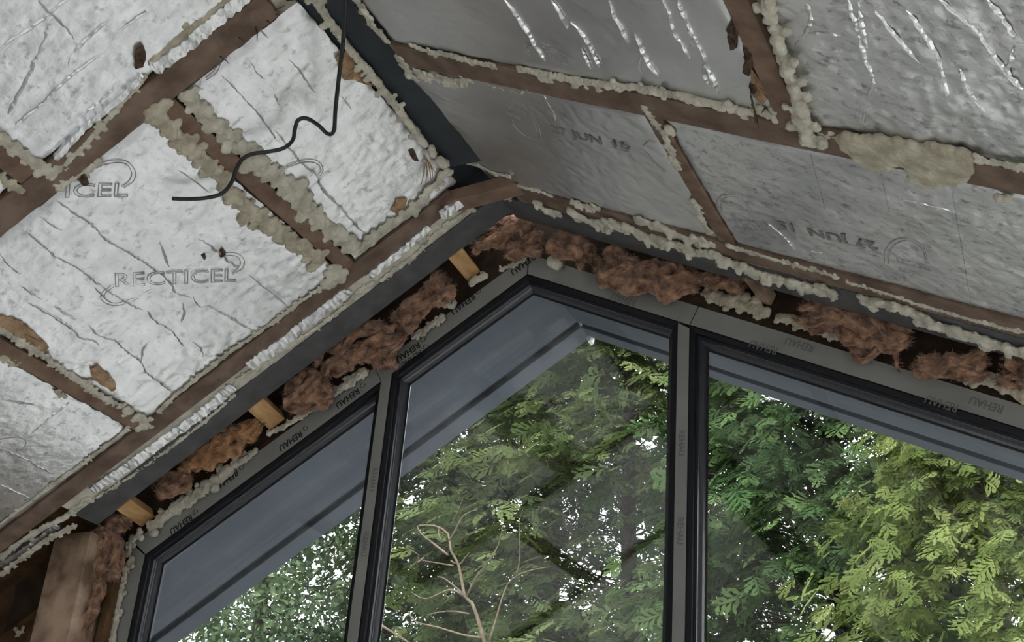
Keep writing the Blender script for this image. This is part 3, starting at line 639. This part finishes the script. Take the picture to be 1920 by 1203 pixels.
foam('L', [(140, 985), (95, 1008), (55, 1035), (0, 1078)], 9, 'foam bead on top of the dark sheathing in the lower left corner', n=.02)
foam('L', [(182, 932), (230, 902), (290, 860), (350, 815), (400, 775), (440, 740)], 6, 'thin foam bead on the steel edge at the lower left', jit=.4)
foam('L', [(440, 722), (455, 705), (480, 690), (540, 650), (600, 610), (650, 570), (672, 545), (700, 530)], 7, 'thin foam bead on the steel edge in the middle of the left slope', jit=.5)
foam('L', [(715, 525), (760, 492), (800, 458), (815, 440), (850, 415), (885, 390)], 8, 'thin foam bead on the steel edge near the apex', jit=.5)
foam('L', [(895, 372), (925, 362), (950, 366), (965, 370)], 11, 'cream foam dabs under the apex gusset', n=.045, drip=.3)
foam('L', [(588, -5), (615, 35), (650, 85), (680, 120), (715, 165), (760, 222), (795, 270)], 11, 'smooth foam bead along the left edge of the ridge beam', n=.02, flat=.6, jit=.2)
foam('L', [(808, 278), (812, 288)], 12, 'small round foam ball at the end of the ridge bead', n=.02, flat=1, jit=.1)
foam('L', [(826, 302), (832, 306)], 16, 'larger round foam ball at the corner of the apex hollow', n=.02, flat=1, jit=.1)
foam('L', [(838, 318), (822, 340), (800, 362), (790, 378)], 11, 'foam bead down the left rim of the apex hollow', n=.01)
foam('R', [(848, 308), (875, 303), (900, 312), (930, 325), (955, 330)], 8, 'foam bead along the upper rim of the apex hollow', jit=.4)
foam('R', [(668, 0), (685, 25), (702, 52), (728, 78)], 9, 'foam bead along the right edge of the ridge beam', n=.004)
foam('R', [(745, 105), (760, 125), (772, 145)], 11, 'foam dab where the upper right rafter meets the ridge beam')
foam('R', [(770, 84), (800, 95), (850, 105), (890, 117), (925, 122)], 8, 'scalloped foam bead above the upper right rafter near the ridge')
foam('R', [(975, 128), (1050, 145), (1130, 158), (1200, 165), (1280, 182), (1350, 198), (1405, 210)], 12, 'long smooth foam bead above the upper right rafter', flat=.5, jit=.12, dens=.5)
foam('R', [(780, 132), (805, 143), (850, 152), (880, 150)], 11, 'foam bead below the upper right rafter near the ridge', drip=.3)
foam('R', [(905, 155), (930, 162), (965, 172), (992, 170)], 6, 'small foam crumbs below the upper right rafter', dens=1.6, cont=False)
foam('R', [(1208, 198), (1222, 222), (1245, 252), (1262, 290), (1272, 315)], 7, 'ragged foam bead along the upper left side of the thin noggin')
foam('R', [(1300, 375), (1315, 405), (1330, 438)], 7, 'ragged foam bead along the lower left side of the thin noggin')
foam('R', [(1254, 240), (1258, 248)], 12, 'single pale foam lump right of the thin noggin', jit=.3)
foam('R', [(1425, 205), (1440, 215)], 14, 'foam dab left of the noggin foot at the upper right', jit=.5)
foam('R', [(1450, 205), (1454, 222)], 10, 'small pale foam drop beside the noggin foot at the upper right', jit=.3)
foam('R', [(1440, 5), (1447, 35), (1458, 75), (1468, 110), (1482, 148), (1492, 175)], 14, 'lumpy hanging foam bead right of the upper right noggin', n=.014, flat=.8, dens=1.1, jit=.2)
foam('R', [(1498, 188), (1500, 215), (1512, 245), (1518, 262)], 17, 'large drooping foam lump at the foot of the upper right noggin', n=.012, flat=.8, jit=.3)
foam('R', [(1530, 255), (1545, 258), (1560, 250)], 8, 'thin foam scrap beside the drooping foam lump', n=.004)
foam('R', [(1832, 298), (1870, 305), (1925, 315)], 9, 'foam bead above the rafter at the right picture edge', n=.01)
foam('R', [(1872, 368), (1885, 372)], 13, 'foam drop below the rafter at the right picture edge', n=.012, jit=.3)
# big flat run of foam over the right rafter
rr_ = random.Random(5); C, R_ = [], []
def in_poly(x, y, pg):
    c = False
    for i in range(len(pg)):
        (x0, y0), (x1, y1) = pg[i-1], pg[i]
        if (y0 > y) != (y1 > y) and x < (x1-x0)*(y-y0)/(y1-y0)+x0: c = not c
    return c
PG = [(1572, 254), (1640, 258), (1720, 270), (1815, 285), (1816, 325), (1800, 340), (1770, 345), (1740, 350), (1712, 335), (1700, 312), (1688, 300), (1675, 310), (1655, 318), (1630, 312), (1612, 298), (1590, 290)]
for x in range(1570, 1820, 5):
    for y in range(250, 352, 5):
        if in_poly(x, y, PG) and min(math.hypot(x-a, y-b) for a, b in PG) > 5:
            C.append(pR(x+rr_.uniform(-2, 2), y+rr_.uniform(-2, 2), 0.012)); R_.append(0.0125)
lumps('foam_bead', C, R_, NR, 0.8, M['foam_dk'], 'broad flat run of tan foam spilling over the rafter at the right', 'foam', 0.004, 0.0012, 77)
foam('R', [(962, 345), (985, 352), (1010, 358), (1035, 368)], 6, 'foam crumbs above the rafter close to the apex', jit=.8)
foam('R', [(1075, 378), (1095, 385), (1120, 390)], 10, 'foam drips above the right rafter near the apex', drip=.5)
foam('R', [(1195, 410), (1230, 422), (1265, 437), (1300, 450), (1335, 455)], 17, 'scalloped foam bead above the rafter left of the thin noggin foot', drip=.15)
foam('R', [(1366, 459), (1420, 475), (1480, 493), (1530, 506), (1570, 518)], 8, 'thin foam bead above the rafter right of the thin noggin foot', jit=.3)
foam('R', [(1590, 528), (1650, 545), (1720, 568), (1790, 588), (1850, 605), (1925, 622)], 8, 'foam bead above the rafter at the right of the picture', jit=.4)
foam('R', [(1005, 380), (1025, 395), (1048, 400)], 12, 'foam drips below the rafter nearest the apex', n=.01, drip=.4)
foam('R', [(1072, 395), (1100, 412), (1130, 420), (1160, 422)], 17, 'scalloped foam bead below the rafter near the apex', n=.01, drip=.3)
foam('R', [(1175, 423), (1205, 443), (1240, 450), (1270, 460), (1310, 473), (1345, 476)], 18, 'scalloped foam bead below the rafter left of the noggin foot', n=.01, drip=.25)
foam('R', [(1350, 485), (1395, 500), (1430, 515), (1470, 525), (1520, 540), (1560, 548)], 17, 'broad cream foam bead below the rafter in the middle right', n=.012, drip=.15)
foam('R', [(1622, 564), (1665, 571), (1710, 586), (1760, 611), (1810, 628), (1860, 644), (1925, 661)], 19, 'broad cream foam bead below the rafter at the right edge', n=.012, drip=.15)
# around the window frame
foam('Y', [(285, 988), (315, 963), (345, 943), (375, 923), (400, 903), (430, 883)], 17, 'thick cream foam bead along the lower left window head', n=.012, flat=.8)
foam('Y', [(440, 872), (462, 858), (478, 845)], 12, 'foam dab between the tan wool and the window head', n=.012, flat=.8)
foam('Y', [(503, 812), (540, 795), (575, 772), (600, 760)], 9, 'foam bead on the window head right of the middle block', n=.012)
foam('Y', [(618, 740), (650, 720), (685, 698)], 14, 'foam bead on the window head left of the left mullion', n=.012)
foam('Y', [(775, 632), (805, 612), (830, 592)], 9, 'foam bead on the window head right of the left mullion', n=.012)
foam('Y', [(842, 566), (848, 572)], 12, 'round foam blob on the window head below the upper block', n=.012, flat=.9)
foam('Y', [(885, 530), (908, 518)], 14, 'pale foam lump beside the uppermost packing block', n=.012, flat=.9)
foam('Y', [(938, 505), (965, 495), (985, 485)], 6, 'small foam crumbs on the window head at the apex', n=.008)
foam('Y', [(1040, 490), (1044, 494)], 23, 'large round foam ball hanging just right of the apex', n=.03, flat=1, jit=.15)
foam('Y', [(1325, 548), (1360, 560), (1400, 575), (1435, 588)], 17, 'yellowish foam bead over the right mullion', n=.012, m='foam_dk')
foam('Y', [(1462, 595), (1490, 602), (1520, 612), (1570, 630)], 14, 'yellowish foam bead left of the sagging wool', n=.012, m='foam_dk')
foam('Y', [(1810, 705), (1850, 712), (1890, 728), (1930, 742)], 17, 'yellowish foam bead on the window head at the right edge', n=.012, m='foam_dk')
foam('Y', [(262, 1000), (246, 1015), (240, 1038)], 13, 'foam bead at the outer corner of the left window light', n=.010)
foam('Y', [(248, 1048), (236, 1068), (230, 1095), (224, 1125), (218, 1160), (210, 1210)], 11, 'foam bead along the left window jamb', n=.010, jit=.3)
foam('Y', [(28, 1178), (36, 1188), (44, 1176)], 7, 'small white foam splash on the dark sheathing', n=.034)

# mineral wool
def wool(pts, r, label, Y=-0.075, m='wool', seed=1, n=6):
    """a tuft: several crumpled, overlapping lengths of fibre blanket"""
    rg = np.random.default_rng(seed); e = tag(empty('mineral_wool'), label, 'wool'); R0 = r*PXM
    base = smooth_path([pY(x, y, Y) for x, y in pts], 0.0038); K = len(base); tt = np.linspace(0, 1, K)
    T = np.gradient(base, axis=0); T /= np.linalg.norm(T, axis=1)[:, None]; A = np.cross(T, NW); A /= np.linalg.norm(A, axis=1)[:, None]
    for q in range(n):
        off_ = (-.75+1.5*(q+rg.uniform(0, 1))/n)*R0; rad = R0*rg.uniform(.34, .58); J = 44
        ph = np.linspace(0, 2*np.pi, J, endpoint=False); TT, PH = np.meshgrid(tt, ph, indexing='ij')
        L_ = TT*np.linalg.norm(np.diff(base, axis=0), axis=1).sum()
        Q = np.stack([L_.ravel()*0.55, np.cos(PH).ravel()*rad*1.2, np.sin(PH).ravel()*rad*1.2], 1)
        W = Q+.018*np.stack([vnoise(Q, 22, seed*7+q), vnoise(Q, 22, seed*7+q+1), vnoise(Q, 22, seed*7+q+2)], 1)
        rr = rad*(1+.45*fbm(W, 20, seed*5+q, 2)) + .014*(.5-1.9*np.abs(fbm(W, 30, seed*3+q, 2))) + .005*(.5-1.9*np.abs(vnoise(W*[.6, 1, 1], 105, seed+q)))
        rr = rr*np.clip(np.sin(np.pi*np.clip(TT.ravel()*.94+.03, 0, 1))*2.2, .12, 1)
        rr = np.maximum(rr, .003); c = base[:, None]+A[:, None]*off_+NW*rg.uniform(-.45, .55)*R0
        c = c+A[:, None]*(.75*R0*vnoise(np.stack([tt*K*.07, tt*0+q, tt*0], 1), 1, seed+q))[:, None, None]
        V = (c+A[:, None]*(np.cos(PH)*rr.reshape(K, J))[..., None]+NW*(np.sin(PH)*.8*rr.reshape(K, J))[..., None]).reshape(-1, 3)
        idx = np.arange(K*J).reshape(K, J); a_ = idx[:-1].ravel(); b_ = idx[1:].ravel(); c_ = np.roll(idx, -1, 1)[1:].ravel(); d_ = np.roll(idx, -1, 1)[:-1].ravel()
        mk_np('wool_fold', V, np.stack([a_, b_, c_, d_], 1), M[m], e, True)
        k = int(len(V)*.30); pick = rg.integers(0, len(V), k); p = V[pick]; cen = np.repeat(c.reshape(K, 3), J, 0)[pick]; nn = p-cen; nn /= np.linalg.norm(nn, axis=1)[:, None]+1e-9
        dr = nn*.14+T[pick//J]*rg.normal(0, 1.0, (k, 1))+rg.normal(0, .38, (k, 3)); dr /= np.linalg.norm(dr, axis=1)[:, None]; sd = rg.normal(0, 1, (k, 3)); sd /= np.linalg.norm(sd, axis=1)[:, None]
        ln = rg.uniform(.006, .020, (k, 1)); p = p-nn*.001
        FV = np.stack([p-sd*.0004, p+sd*.0004, p+dr*ln*.6+sd*.0022, p+dr*ln+sd*.001], 1).reshape(-1, 3)
        ii = np.arange(k)[:, None]*4; FF = np.concatenate([ii+[[0, 1, 2]], ii+[[0, 2, 3]]])
        mk_np('loose_fibres', FV, FF, M[m], e)['kind'] = 'stuff'
    return e
wool([(292, 925), (315, 905), (350, 880)], 24, 'dark brown wool tuft right of the lower left packing block', seed=1)
wool([(345, 880), (400, 848), (450, 815), (488, 800)], 32, 'tan orange wool tuft between the two lower packing blocks', m='wool_tan', seed=2)
wool([(540, 752), (575, 738), (612, 712)], 33, 'rolled brown wool tuft right of the middle packing block', seed=3)
wool([(600, 695), (650, 660), (690, 650), (730, 640), (752, 620)], 34, 'brown wool tuft hanging over the left mullion', seed=4)
wool([(720, 690), (725, 655)], 20, 'wool strand falling to the top of the left mullion', Y=-.05, seed=14)
wool([(745, 610), (785, 572), (820, 540), (838, 522)], 31, 'dark brown wool below the uppermost packing block', seed=5)
wool([(885, 455), (920, 440), (960, 428), (1000, 425)], 32, 'light brown folded wool left of the apex', seed=6)
wool([(950, 470), (990, 462), (1020, 455)], 22, 'smooth brown wool roll under the apex', seed=15)
wool([(1045, 448), (1075, 468), (1110, 485)], 31, 'brown wool draped right of the foam ball', seed=7)
wool([(1120, 490), (1170, 505), (1220, 520), (1262, 530), (1305, 535)], 31, 'shaggy brown wool length over the middle light', seed=8)
wool([(1310, 530), (1340, 525), (1390, 540)], 13, 'thin wool strand near the brown packing block', seed=16)
wool([(1505, 580), (1550, 600), (1590, 620), (1650, 640), (1700, 655)], 31, 'long sagging brown wool length over the right light', Y=-.06, seed=9)
wool([(1720, 678), (1755, 690), (1790, 680), (1850, 676)], 20, 'twisted brown wool end near the right picture edge', Y=-.06, seed=10)
wool([(1880, 690), (1930, 705)], 20, 'brown wool scrap at the right picture edge', seed=11)
wool([(195, 985), (200, 1030), (192, 1075)], 24, 'upright brown wool wad between stud and window corner', Y=-.09, seed=12)
wool([(215, 1000), (222, 1040), (205, 1085)], 16, 'narrow brown wool roll beside the corner foam', Y=-.06, seed=17)
wool([(180, 1085), (168, 1130), (155, 1170), (140, 1220)], 25, 'lower brown wool wad behind the pale stud', Y=-.07, seed=13)
wool([(210, 970), (240, 985)], 16, 'dark wool in the corner under the steel end', Y=-.08, seed=18)

bpy.context.view_layer.update(); dg = bpy.context.evaluated_depsgraph_get()
done = [(o, bpy.data.meshes.new_from_object(o.evaluated_get(dg)), disp, seed) for o, disp, seed in PENDING]
for o, me, disp, seed in done:
    old = o.data; o.modifiers.clear(); n = len(me.vertices)
    V = np.empty(n*3, np.float32); me.vertices.foreach_get('co', V); V = V.reshape(-1, 3).astype(float)
    Nn = np.empty(n*3, np.float32); me.vertices.foreach_get('normal', Nn); Nn = Nn.reshape(-1, 3)
    d = disp*(1.2*vnoise(V, 45, seed)+0.9*(0.5-1.5*np.abs(vnoise(V, 110, seed+3)))+.5*vnoise(V, 220, seed+5))
    V = V+Nn*d[:, None]
    me.vertices.foreach_set('co', np.ascontiguousarray(V, np.float32).ravel()); me.update()
    me.polygons.foreach_set('use_smooth', np.ones(len(me.polygons), bool))
    if not me.materials: me.materials.append(old.materials[0])
    me.name = old.name; o.data = me; bpy.data.meshes.remove(old)

# ------------------------------------------------------------------ torn patches, splinters, debris, burn spot
def patch(plane, pts, n0, n1, m, name, label, cat, parent=None, jit=2.0):
    pf, N_ = {'L': (pL, NL), 'R': (pR, NR)}[plane]; rr = random.Random(int(pts[0][0]*3+pts[0][1]))
    Q = []
    for i in range(len(pts)):
        (x0, y0), (x1, y1) = pts[i], pts[(i+1) % len(pts)]; m_ = max(1, int(math.hypot(x1-x0, y1-y0)/6))
        for t in range(m_): Q.append((x0+(x1-x0)*t/m_+rr.uniform(-jit, jit), y0+(y1-y0)*t/m_+rr.uniform(-jit, jit)))
    k = len(Q); cx = sum(q[0] for q in Q)/k; cy = sum(q[1] for q in Q)/k
    V = [pf(*q, n0) for q in Q]+[pf(*q, n1*rr.uniform(.5, 1.1)) for q in Q]
    V += [pf(cx+(q[0]-cx)*.55, cy+(q[1]-cy)*.55, n1+rr.uniform(-.002, .004)) for q in Q]+[pf(cx, cy, n1)]
    F = []
    for i in range(k):
        j = (i+1) % k; F += [(i, j, k+j, k+i), (k+i, k+j, 2*k+j, 2*k+i), (2*k+i, 2*k+j, 3*k)]
    o = mk(name, V, F, M[m], parent)
    if label: tag(o, label, cat)
    return o
patch('L', [(630, 108), (650, 95), (668, 108), (690, 140), (705, 165), (690, 160), (660, 148), (645, 150)], 0, .010, 'torn', 'torn_paper', 'tan torn paper patch behind the cable beside the ridge bead', 'paper')
patch('L', [(0, 592), (20, 595), (42, 602), (65, 625), (92, 650), (85, 662), (50, 640), (0, 612)], 0, .010, 'torn', 'torn_paper', 'long tan torn paper edge at the left above the lower noggin', 'paper')
patch('L', [(168, 690), (185, 687), (205, 700), (218, 720), (215, 735), (195, 725), (175, 712)], 0, .012, 'torn', 'torn_paper', 'curled tan torn paper scrap above the lower left noggin', 'paper')
patch('L', [(733, 395), (745, 372), (765, 372), (760, 390), (742, 402)], 0, .010, 'torn', 'torn_paper', 'tan torn paper corner of the ridge side board above the rafter', 'paper')
patch('L', [(410, 472), (417, 466), (424, 472), (422, 481), (413, 483)], 0, .004, 'debris', 'burn_spot', None, None, FACING[id(B['main'])], 1)
patch('L', [(378, 478), (385, 474), (388, 484), (382, 488)], 0, .003, 'debris', 'burn_spot', None, None, FACING[id(B['main'])], 1)
patch('L', [(766, 282), (776, 278), (782, 292), (786, 303), (778, 302), (770, 296)], 0, .004, 'debris', 'torn_hole', None, None, FACING[id(B['ridge'])], 1)
patch('L', [(255, 95), (268, 85), (275, 100), (268, 128), (255, 132), (252, 112)], 0, .012, 'debris', 'debris_clump', 'dark debris clump at the corner of the upper left board', 'debris')
patch('L', [(145, 335), (160, 325), (168, 345), (160, 350), (152, 345)], 0, .012, 'debris', 'debris_clump', 'dark debris clump above the embossed letters', 'debris')
patch('R', [(1362, 55), (1378, 45), (1386, 62), (1380, 90), (1368, 94)], 0, .012, 'debris', 'debris_clump', 'dark debris clump left of the upper right noggin, topmost', 'debris')
patch('R', [(1392, 90), (1404, 92), (1414, 122), (1404, 145), (1392, 135), (1396, 115)], 0, .014, 'debris', 'debris_clump', 'dark debris clump left of the upper right noggin, middle one', 'debris')
patch('R', [(1404, 158), (1414, 160), (1417, 175), (1408, 178)], 0, .014, 'debris', 'debris_clump', 'small dark debris clump left of the noggin foot', 'debris')
patch('R', [(1405, 125), (1425, 150), (1440, 185), (1428, 198), (1412, 180)], 0, .008, 'torn', 'torn_paper', 'tan torn board edge left of the upper right noggin', 'paper', jit=1)
def stick(name, pa, pb, r, plane, n0, n1, parent, m='torn'):
    pf = pL if plane == 'L' else pR; a, b = pf(*pa, n0), pf(*pb, n1); mid = (a+b)/2+np.array([.002, 0, .001])
    return tube(name, [a, mid, b], [r, r*.9, r*.3], M[m], parent, 5)
sp_ = tag(empty('wood_splinters'), 'bundle of brown wood splinters in the gap beside the apex hollow', 'splinters')
for pa, pb in (((795, 290), (816, 325)), ((800, 300), (798, 350)), ((797, 305), (790, 345)), ((802, 300), (808, 340)), ((806, 305), (812, 335)), ((799, 310), (803, 345))):
    stick('splinter', pa, pb, .0022, 'L', .012, .02, sp_)
s2 = tag(empty('wood_splinters'), 'dark wood splinters hanging left of the upper right noggin foot', 'splinters')
for pa, pb in (((1408, 180), (1416, 232)), ((1410, 195), (1422, 240)), ((1435, 200), (1428, 212))): stick('splinter', pa, pb, .0025, 'R', .012, .02, s2, 'debris')
s3 = tag(empty('wood_splinters'), 'dark splinters along the lower edge of the upper left rafter', 'splinters')
for pa, pb in (((412, 105), (430, 120)), ((480, 50), (482, 78)), ((500, 38), (506, 45)), ((518, 26), (520, 30)), ((448, 70), (458, 80)), ((515, 20), (535, 10))): stick('splinter', pa, pb, .002, 'L', .008, .012, s3, 'debris')

# ------------------------------------------------------------------ cable
CP = [(650, -40, .10), (648, 20, .10), (643, 80, .095), (636, 140, .09), (629, 205, .085), (626, 245, .08), (615, 251, .078), (596, 234, .072), (575, 222, .068), (559, 225, .065),
      (553, 242, .063), (549, 262, .060), (533, 277, .056), (505, 284, .052), (475, 288, .048), (456, 297, .046), (444, 315, .046), (434, 342, .046), (415, 363, .046), (385, 371, .046), (350, 373, .044), (323, 372, .042)]
tag(tube('cable', smooth_path([pL(x, y, n) for x, y, n in CP], 0.006), 0.0058, M['cable'], None, 10), 'black cable hanging in a bend in front of the left insulation boards', 'cable')

# ------------------------------------------------------------------ trees in the garden
def spray_fan(seed, n=9, droop=.25):                              # flat fan of scale-leaved twigs, about 1 long
    rr = random.Random(seed); V, F = [], []
    def leaf(a, b, w):
        a, b = np.array(a), np.array(b); d = b-a; s = np.cross(d, [0, 0, 1.0]); s = s/(np.linalg.norm(s)+1e-9)*w; m_ = a+d*.55; k = len(V)
        V.extend([a, m_+s, b, m_-s]); F.append((k, k+1, k+2, k+3))
    z = lambda x, y: -droop*(x*x+1.3*y*y)
    for i in range(n):
        x = 0.05+0.9*i/n; sd = 1 if i % 2 else -1; ln = (0.50*(1-abs(x-.35)*.9))*rr.uniform(.8, 1.15); an = math.radians(rr.uniform(32, 52))
        ex, ey = x+ln*math.cos(an), sd*ln*math.sin(an); leaf((x, 0, z(x, 0)), (ex, ey, z(ex, ey)), .066)
        for t in (.4, .7):
            mx_, my_ = x+(ex-x)*t, ey*t; a2 = an*sd+math.radians(rr.uniform(-50, 50)); l2 = ln*.42
            fx, fy = mx_+l2*math.cos(a2), my_+l2*math.sin(a2); leaf((mx_, my_, z(mx_, my_)), (fx, fy, z(fx, fy)), .058)
    leaf((0, 0, 0), (1.0, 0, z(1, 0)), .05)
    return np.array(V), np.array(F)
def leaf_cluster(seed, n=16):
    rr = random.Random(seed); V, F = [], []
    for i in range(n):
        a = np.array([rr.uniform(0, 1), rr.gauss(0, .25), rr.gauss(0, .25)]); d = np.array([rr.uniform(.2, 1), rr.gauss(0, .7), rr.gauss(-.3, .6)]); d /= np.linalg.norm(d); d *= rr.uniform(.16, .28)
        s = np.cross(d, [rr.gauss(0, 1), rr.gauss(0, 1), 1.0]); s = s/(np.linalg.norm(s)+1e-9)*.06; k = len(V)
        V.extend([a, a+d*.5+s, a+d, a+d*.5-s]); F.append((k, k+1, k+2, k+3))
    return np.array(V), np.array(F)
FANS = [spray_fan(s) for s in range(4)]; CLUS = [leaf_cluster(s) for s in range(4)]
def scatter(name, templates, pos, axis, side, size, tint, m, parent):
    Vs, Fs, Ts, base = [], [], [], 0; k = len(templates); which = np.arange(len(pos)) % k
    for t in range(k):
        s = which == t; n = s.sum(); tv, tf = templates[t]
        X = axis[s]; Yv = side[s]-X*np.sum(side[s]*X, 1)[:, None]; Yv /= np.linalg.norm(Yv, axis=1)[:, None]+1e-9; Z = np.cross(X, Yv)
        W = pos[s][:, None]+size[s][:, None, None]*(tv[None, :, 0:1]*X[:, None]+tv[None, :, 1:2]*Yv[:, None]+tv[None, :, 2:3]*Z[:, None])
        Vs.append(W.reshape(-1, 3)); Fs.append((tf[None]+(np.arange(n)*len(tv))[:, None, None]+base).reshape(-1, 4)); base += n*len(tv)
        Ts.append(np.repeat(tint[s], len(tv)))
    o = mk_np(name, np.concatenate(Vs), np.concatenate(Fs), m, parent)
    at = o.data.attributes.new('tint', 'FLOAT', 'POINT'); at.data.foreach_set('value', np.concatenate(Ts).astype(np.float32))
    o['kind'] = 'stuff'; return o
def conifer(name, label, base, H, R, nb, per, m, seed, size=(.16, .34), z_lo=1.0, droop=.5, templates=FANS, tmean=.5, wood='bark', group=None, zr=None, facing=.8):
    rg = np.random.default_rng(seed); base = np.array(base, float); e = tag(empty(name), label, 'tree', group)
    tube('trunk', smooth_path([base+[0, 0, -.1], base+[.05, .03, H*.4], base+[-.04, 0, H*.75], base+[0, 0, H]], .4), np.linspace(.16, .02, len(smooth_path([base+[0, 0, -.1], base+[.05, .03, H*.4], base+[-.04, 0, H*.75], base+[0, 0, H]], .4))), M[wood], e, 8)
    pos, ax, sd, sz, ti, BV, BF = [], [], [], [], [], [], []
    tocam = math.atan2(CAM[1]-base[1], CAM[0]-base[0])
    for b in range(nb):
        z0, z1 = zr if zr else (z_lo, H)
        h = rg.uniform(z0, z1*.98); Rh = R*min(1.0, (H-h)/(H*.45))**.8*rg.uniform(.72, 1.08)
        th = tocam+rg.normal(0, 1.0) if rg.random() < facing else rg.uniform(0, 2*math.pi)
        d = np.array([math.cos(th), math.sin(th), 0]); up = rg.uniform(-.05, .30); bt = np.clip(tmean+rg.normal(0, .16), .02, .98)
        pb = [base+[0, 0, h-.1]+d*Rh*t+np.array([0, 0, up*Rh*t-droop*.28*Rh*t*t]) for t in (0, .25, .5, .72)]
        v, f = tube_arrays(smooth_path(pb, .35), .009, 3, len(BV), False); BV += v; BF += f
        for s in range(per):
            t = rg.uniform(.32, 1.0)**.7; p = base+[0, 0, h-.1]+d*Rh*t+np.array([0, 0, up*Rh*t-droop*.28*Rh*t*t])
            sw = rg.normal(0, .75); dd = np.array([math.cos(th+sw), math.sin(th+sw), -droop*rg.uniform(.2, 1.0)]); dd /= np.linalg.norm(dd)
            pos.append(p+rg.normal(0, .09, 3)*[1, 1, 1]); ax.append(dd); sd.append(np.cross([0, 0, 1.0], dd)+rg.normal(0, .45, 3))
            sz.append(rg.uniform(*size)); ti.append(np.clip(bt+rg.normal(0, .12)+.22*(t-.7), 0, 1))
    mk('branches', BV, BF, M[wood], e, True)
    scatter('foliage', templates, np.array(pos), np.array(ax), np.array(sd), np.array(sz), np.array(ti), M[m], e)
    return e
G = 'garden trees behind the window'
conifer('conifer_tree', 'large olive green conifer filling the middle window light', (-2.9, 8.6, -.15), 10.5, 2.4, 400, 18, 'leaf_olive', 21, zr=(2.6, 10.5), group=G, tmean=.56)
conifer('conifer_tree', 'dark green conifer seen through the right light beside the right mullion', (-0.5, 7.4, -.15), 9.5, 1.9, 430, 18, 'leaf_deep', 22, zr=(2.4, 9.5), group=G, droop=.7, tmean=.56)
conifer('conifer_tree', 'bright lime green conifer at the right picture edge', (0.95, 5.2, -.15), 6.3, 1.5, 300, 20, 'leaf_lime', 23, zr=(1.6, 6.3), group=G, droop=.9, size=(.11, .22))
conifer('broadleaf_tree', 'pale green thin leaved tree seen through the left light', (-6.6, 7.6, -.15), 7.4, 1.8, 150, 13, 'leaf_pale', 24, zr=(2.2, 7.4), templates=CLUS, size=(.25, .45), group=G)
conifer('conifer_tree', 'shaded green conifer behind the middle and left lights', (-5.0, 11.5, -.15), 10.5, 2.6, 230, 15, 'leaf_deep', 25, zr=(3.5, 10.5), size=(.22, .42), tmean=.35, group=G)
conifer('conifer_tree', 'distant green conifer behind the right light', (0.9, 11.0, -.15), 10.5, 2.4, 230, 15, 'leaf_olive', 26, zr=(3.5, 10.5), size=(.22, .42), tmean=.4, group=G)
conifer('conifer_tree', 'olive conifer behind the left mullion', (-5.0, 9.0, -.15), 10.0, 2.0, 260, 16, 'leaf_olive', 27, zr=(3.0, 10.0), size=(.18, .36), tmean=.45, group=G)
# bare twiggy tree in front of the conifers
bt_ = tag(empty('bare_tree'), 'bare pale branched tree low in the middle window light', 'tree')
YB = 5.2
BR = [([(920, 1260), (905, 1190), (885, 1130), (872, 1118), (860, 1060), (845, 1030), (840, 1000), (815, 985), (785, 985)], .020), ([(872, 1118), (845, 1105), (800, 1122), (775, 1112)], .012), ([(872, 1118), (860, 1105), (835, 1085), (820, 1080)], .011),
      ([(875, 1118), (890, 1085), (910, 1060), (935, 1020), (942, 985)], .010), ([(845, 1050), (860, 1058), (872, 1045), (880, 1035)], .008), ([(840, 1040), (815, 1020), (790, 1000), (782, 985)], .012), ([(842, 1012), (850, 1000), (870, 965), (895, 955)], .010),
      ([(845, 985), (855, 965), (868, 935)], .007), ([(828, 1012), (822, 998), (825, 985)], .007), ([(918, 1200), (930, 1160), (945, 1110), (960, 1085), (990, 1070), (1032, 1062)], .009), ([(968, 1080), (975, 1040), (974, 980), (980, 955)], .006),
      ([(905, 1195), (870, 1190), (820, 1175), (780, 1165), (765, 1145)], .012), ([(880, 1150), (840, 1145), (800, 1152)], .009), ([(715, 1172), (745, 1190), (775, 1210)], .014), ([(795, 1045), (780, 1055), (785, 1040), (760, 1025)], .008), ([(850, 1060), (820, 1055), (790, 1050)], .009)]
rb = random.Random(3)
for i, (pts, r) in enumerate(BR):
    P = smooth_path([pY(x, y, YB+.25*math.sin(i*1.7)*k/len(pts)) for k, (x, y) in enumerate(pts)], .05)
    tube('trunk' if i == 0 else 'branch', P, np.linspace(r*.85, r*.32, len(P)), M['pale_bark'], bt_, 6)
root = pY(920, 1260, YB)
tube('lower_trunk', smooth_path([[root[0]+.25, YB, -.2], [root[0]+.15, YB, 1.4], root], .2), np.linspace(.07, .026, len(smooth_path([[root[0]+.25, YB, -.2], [root[0]+.15, YB, 1.4], root], .2))), M['pale_bark'], bt_, 8)
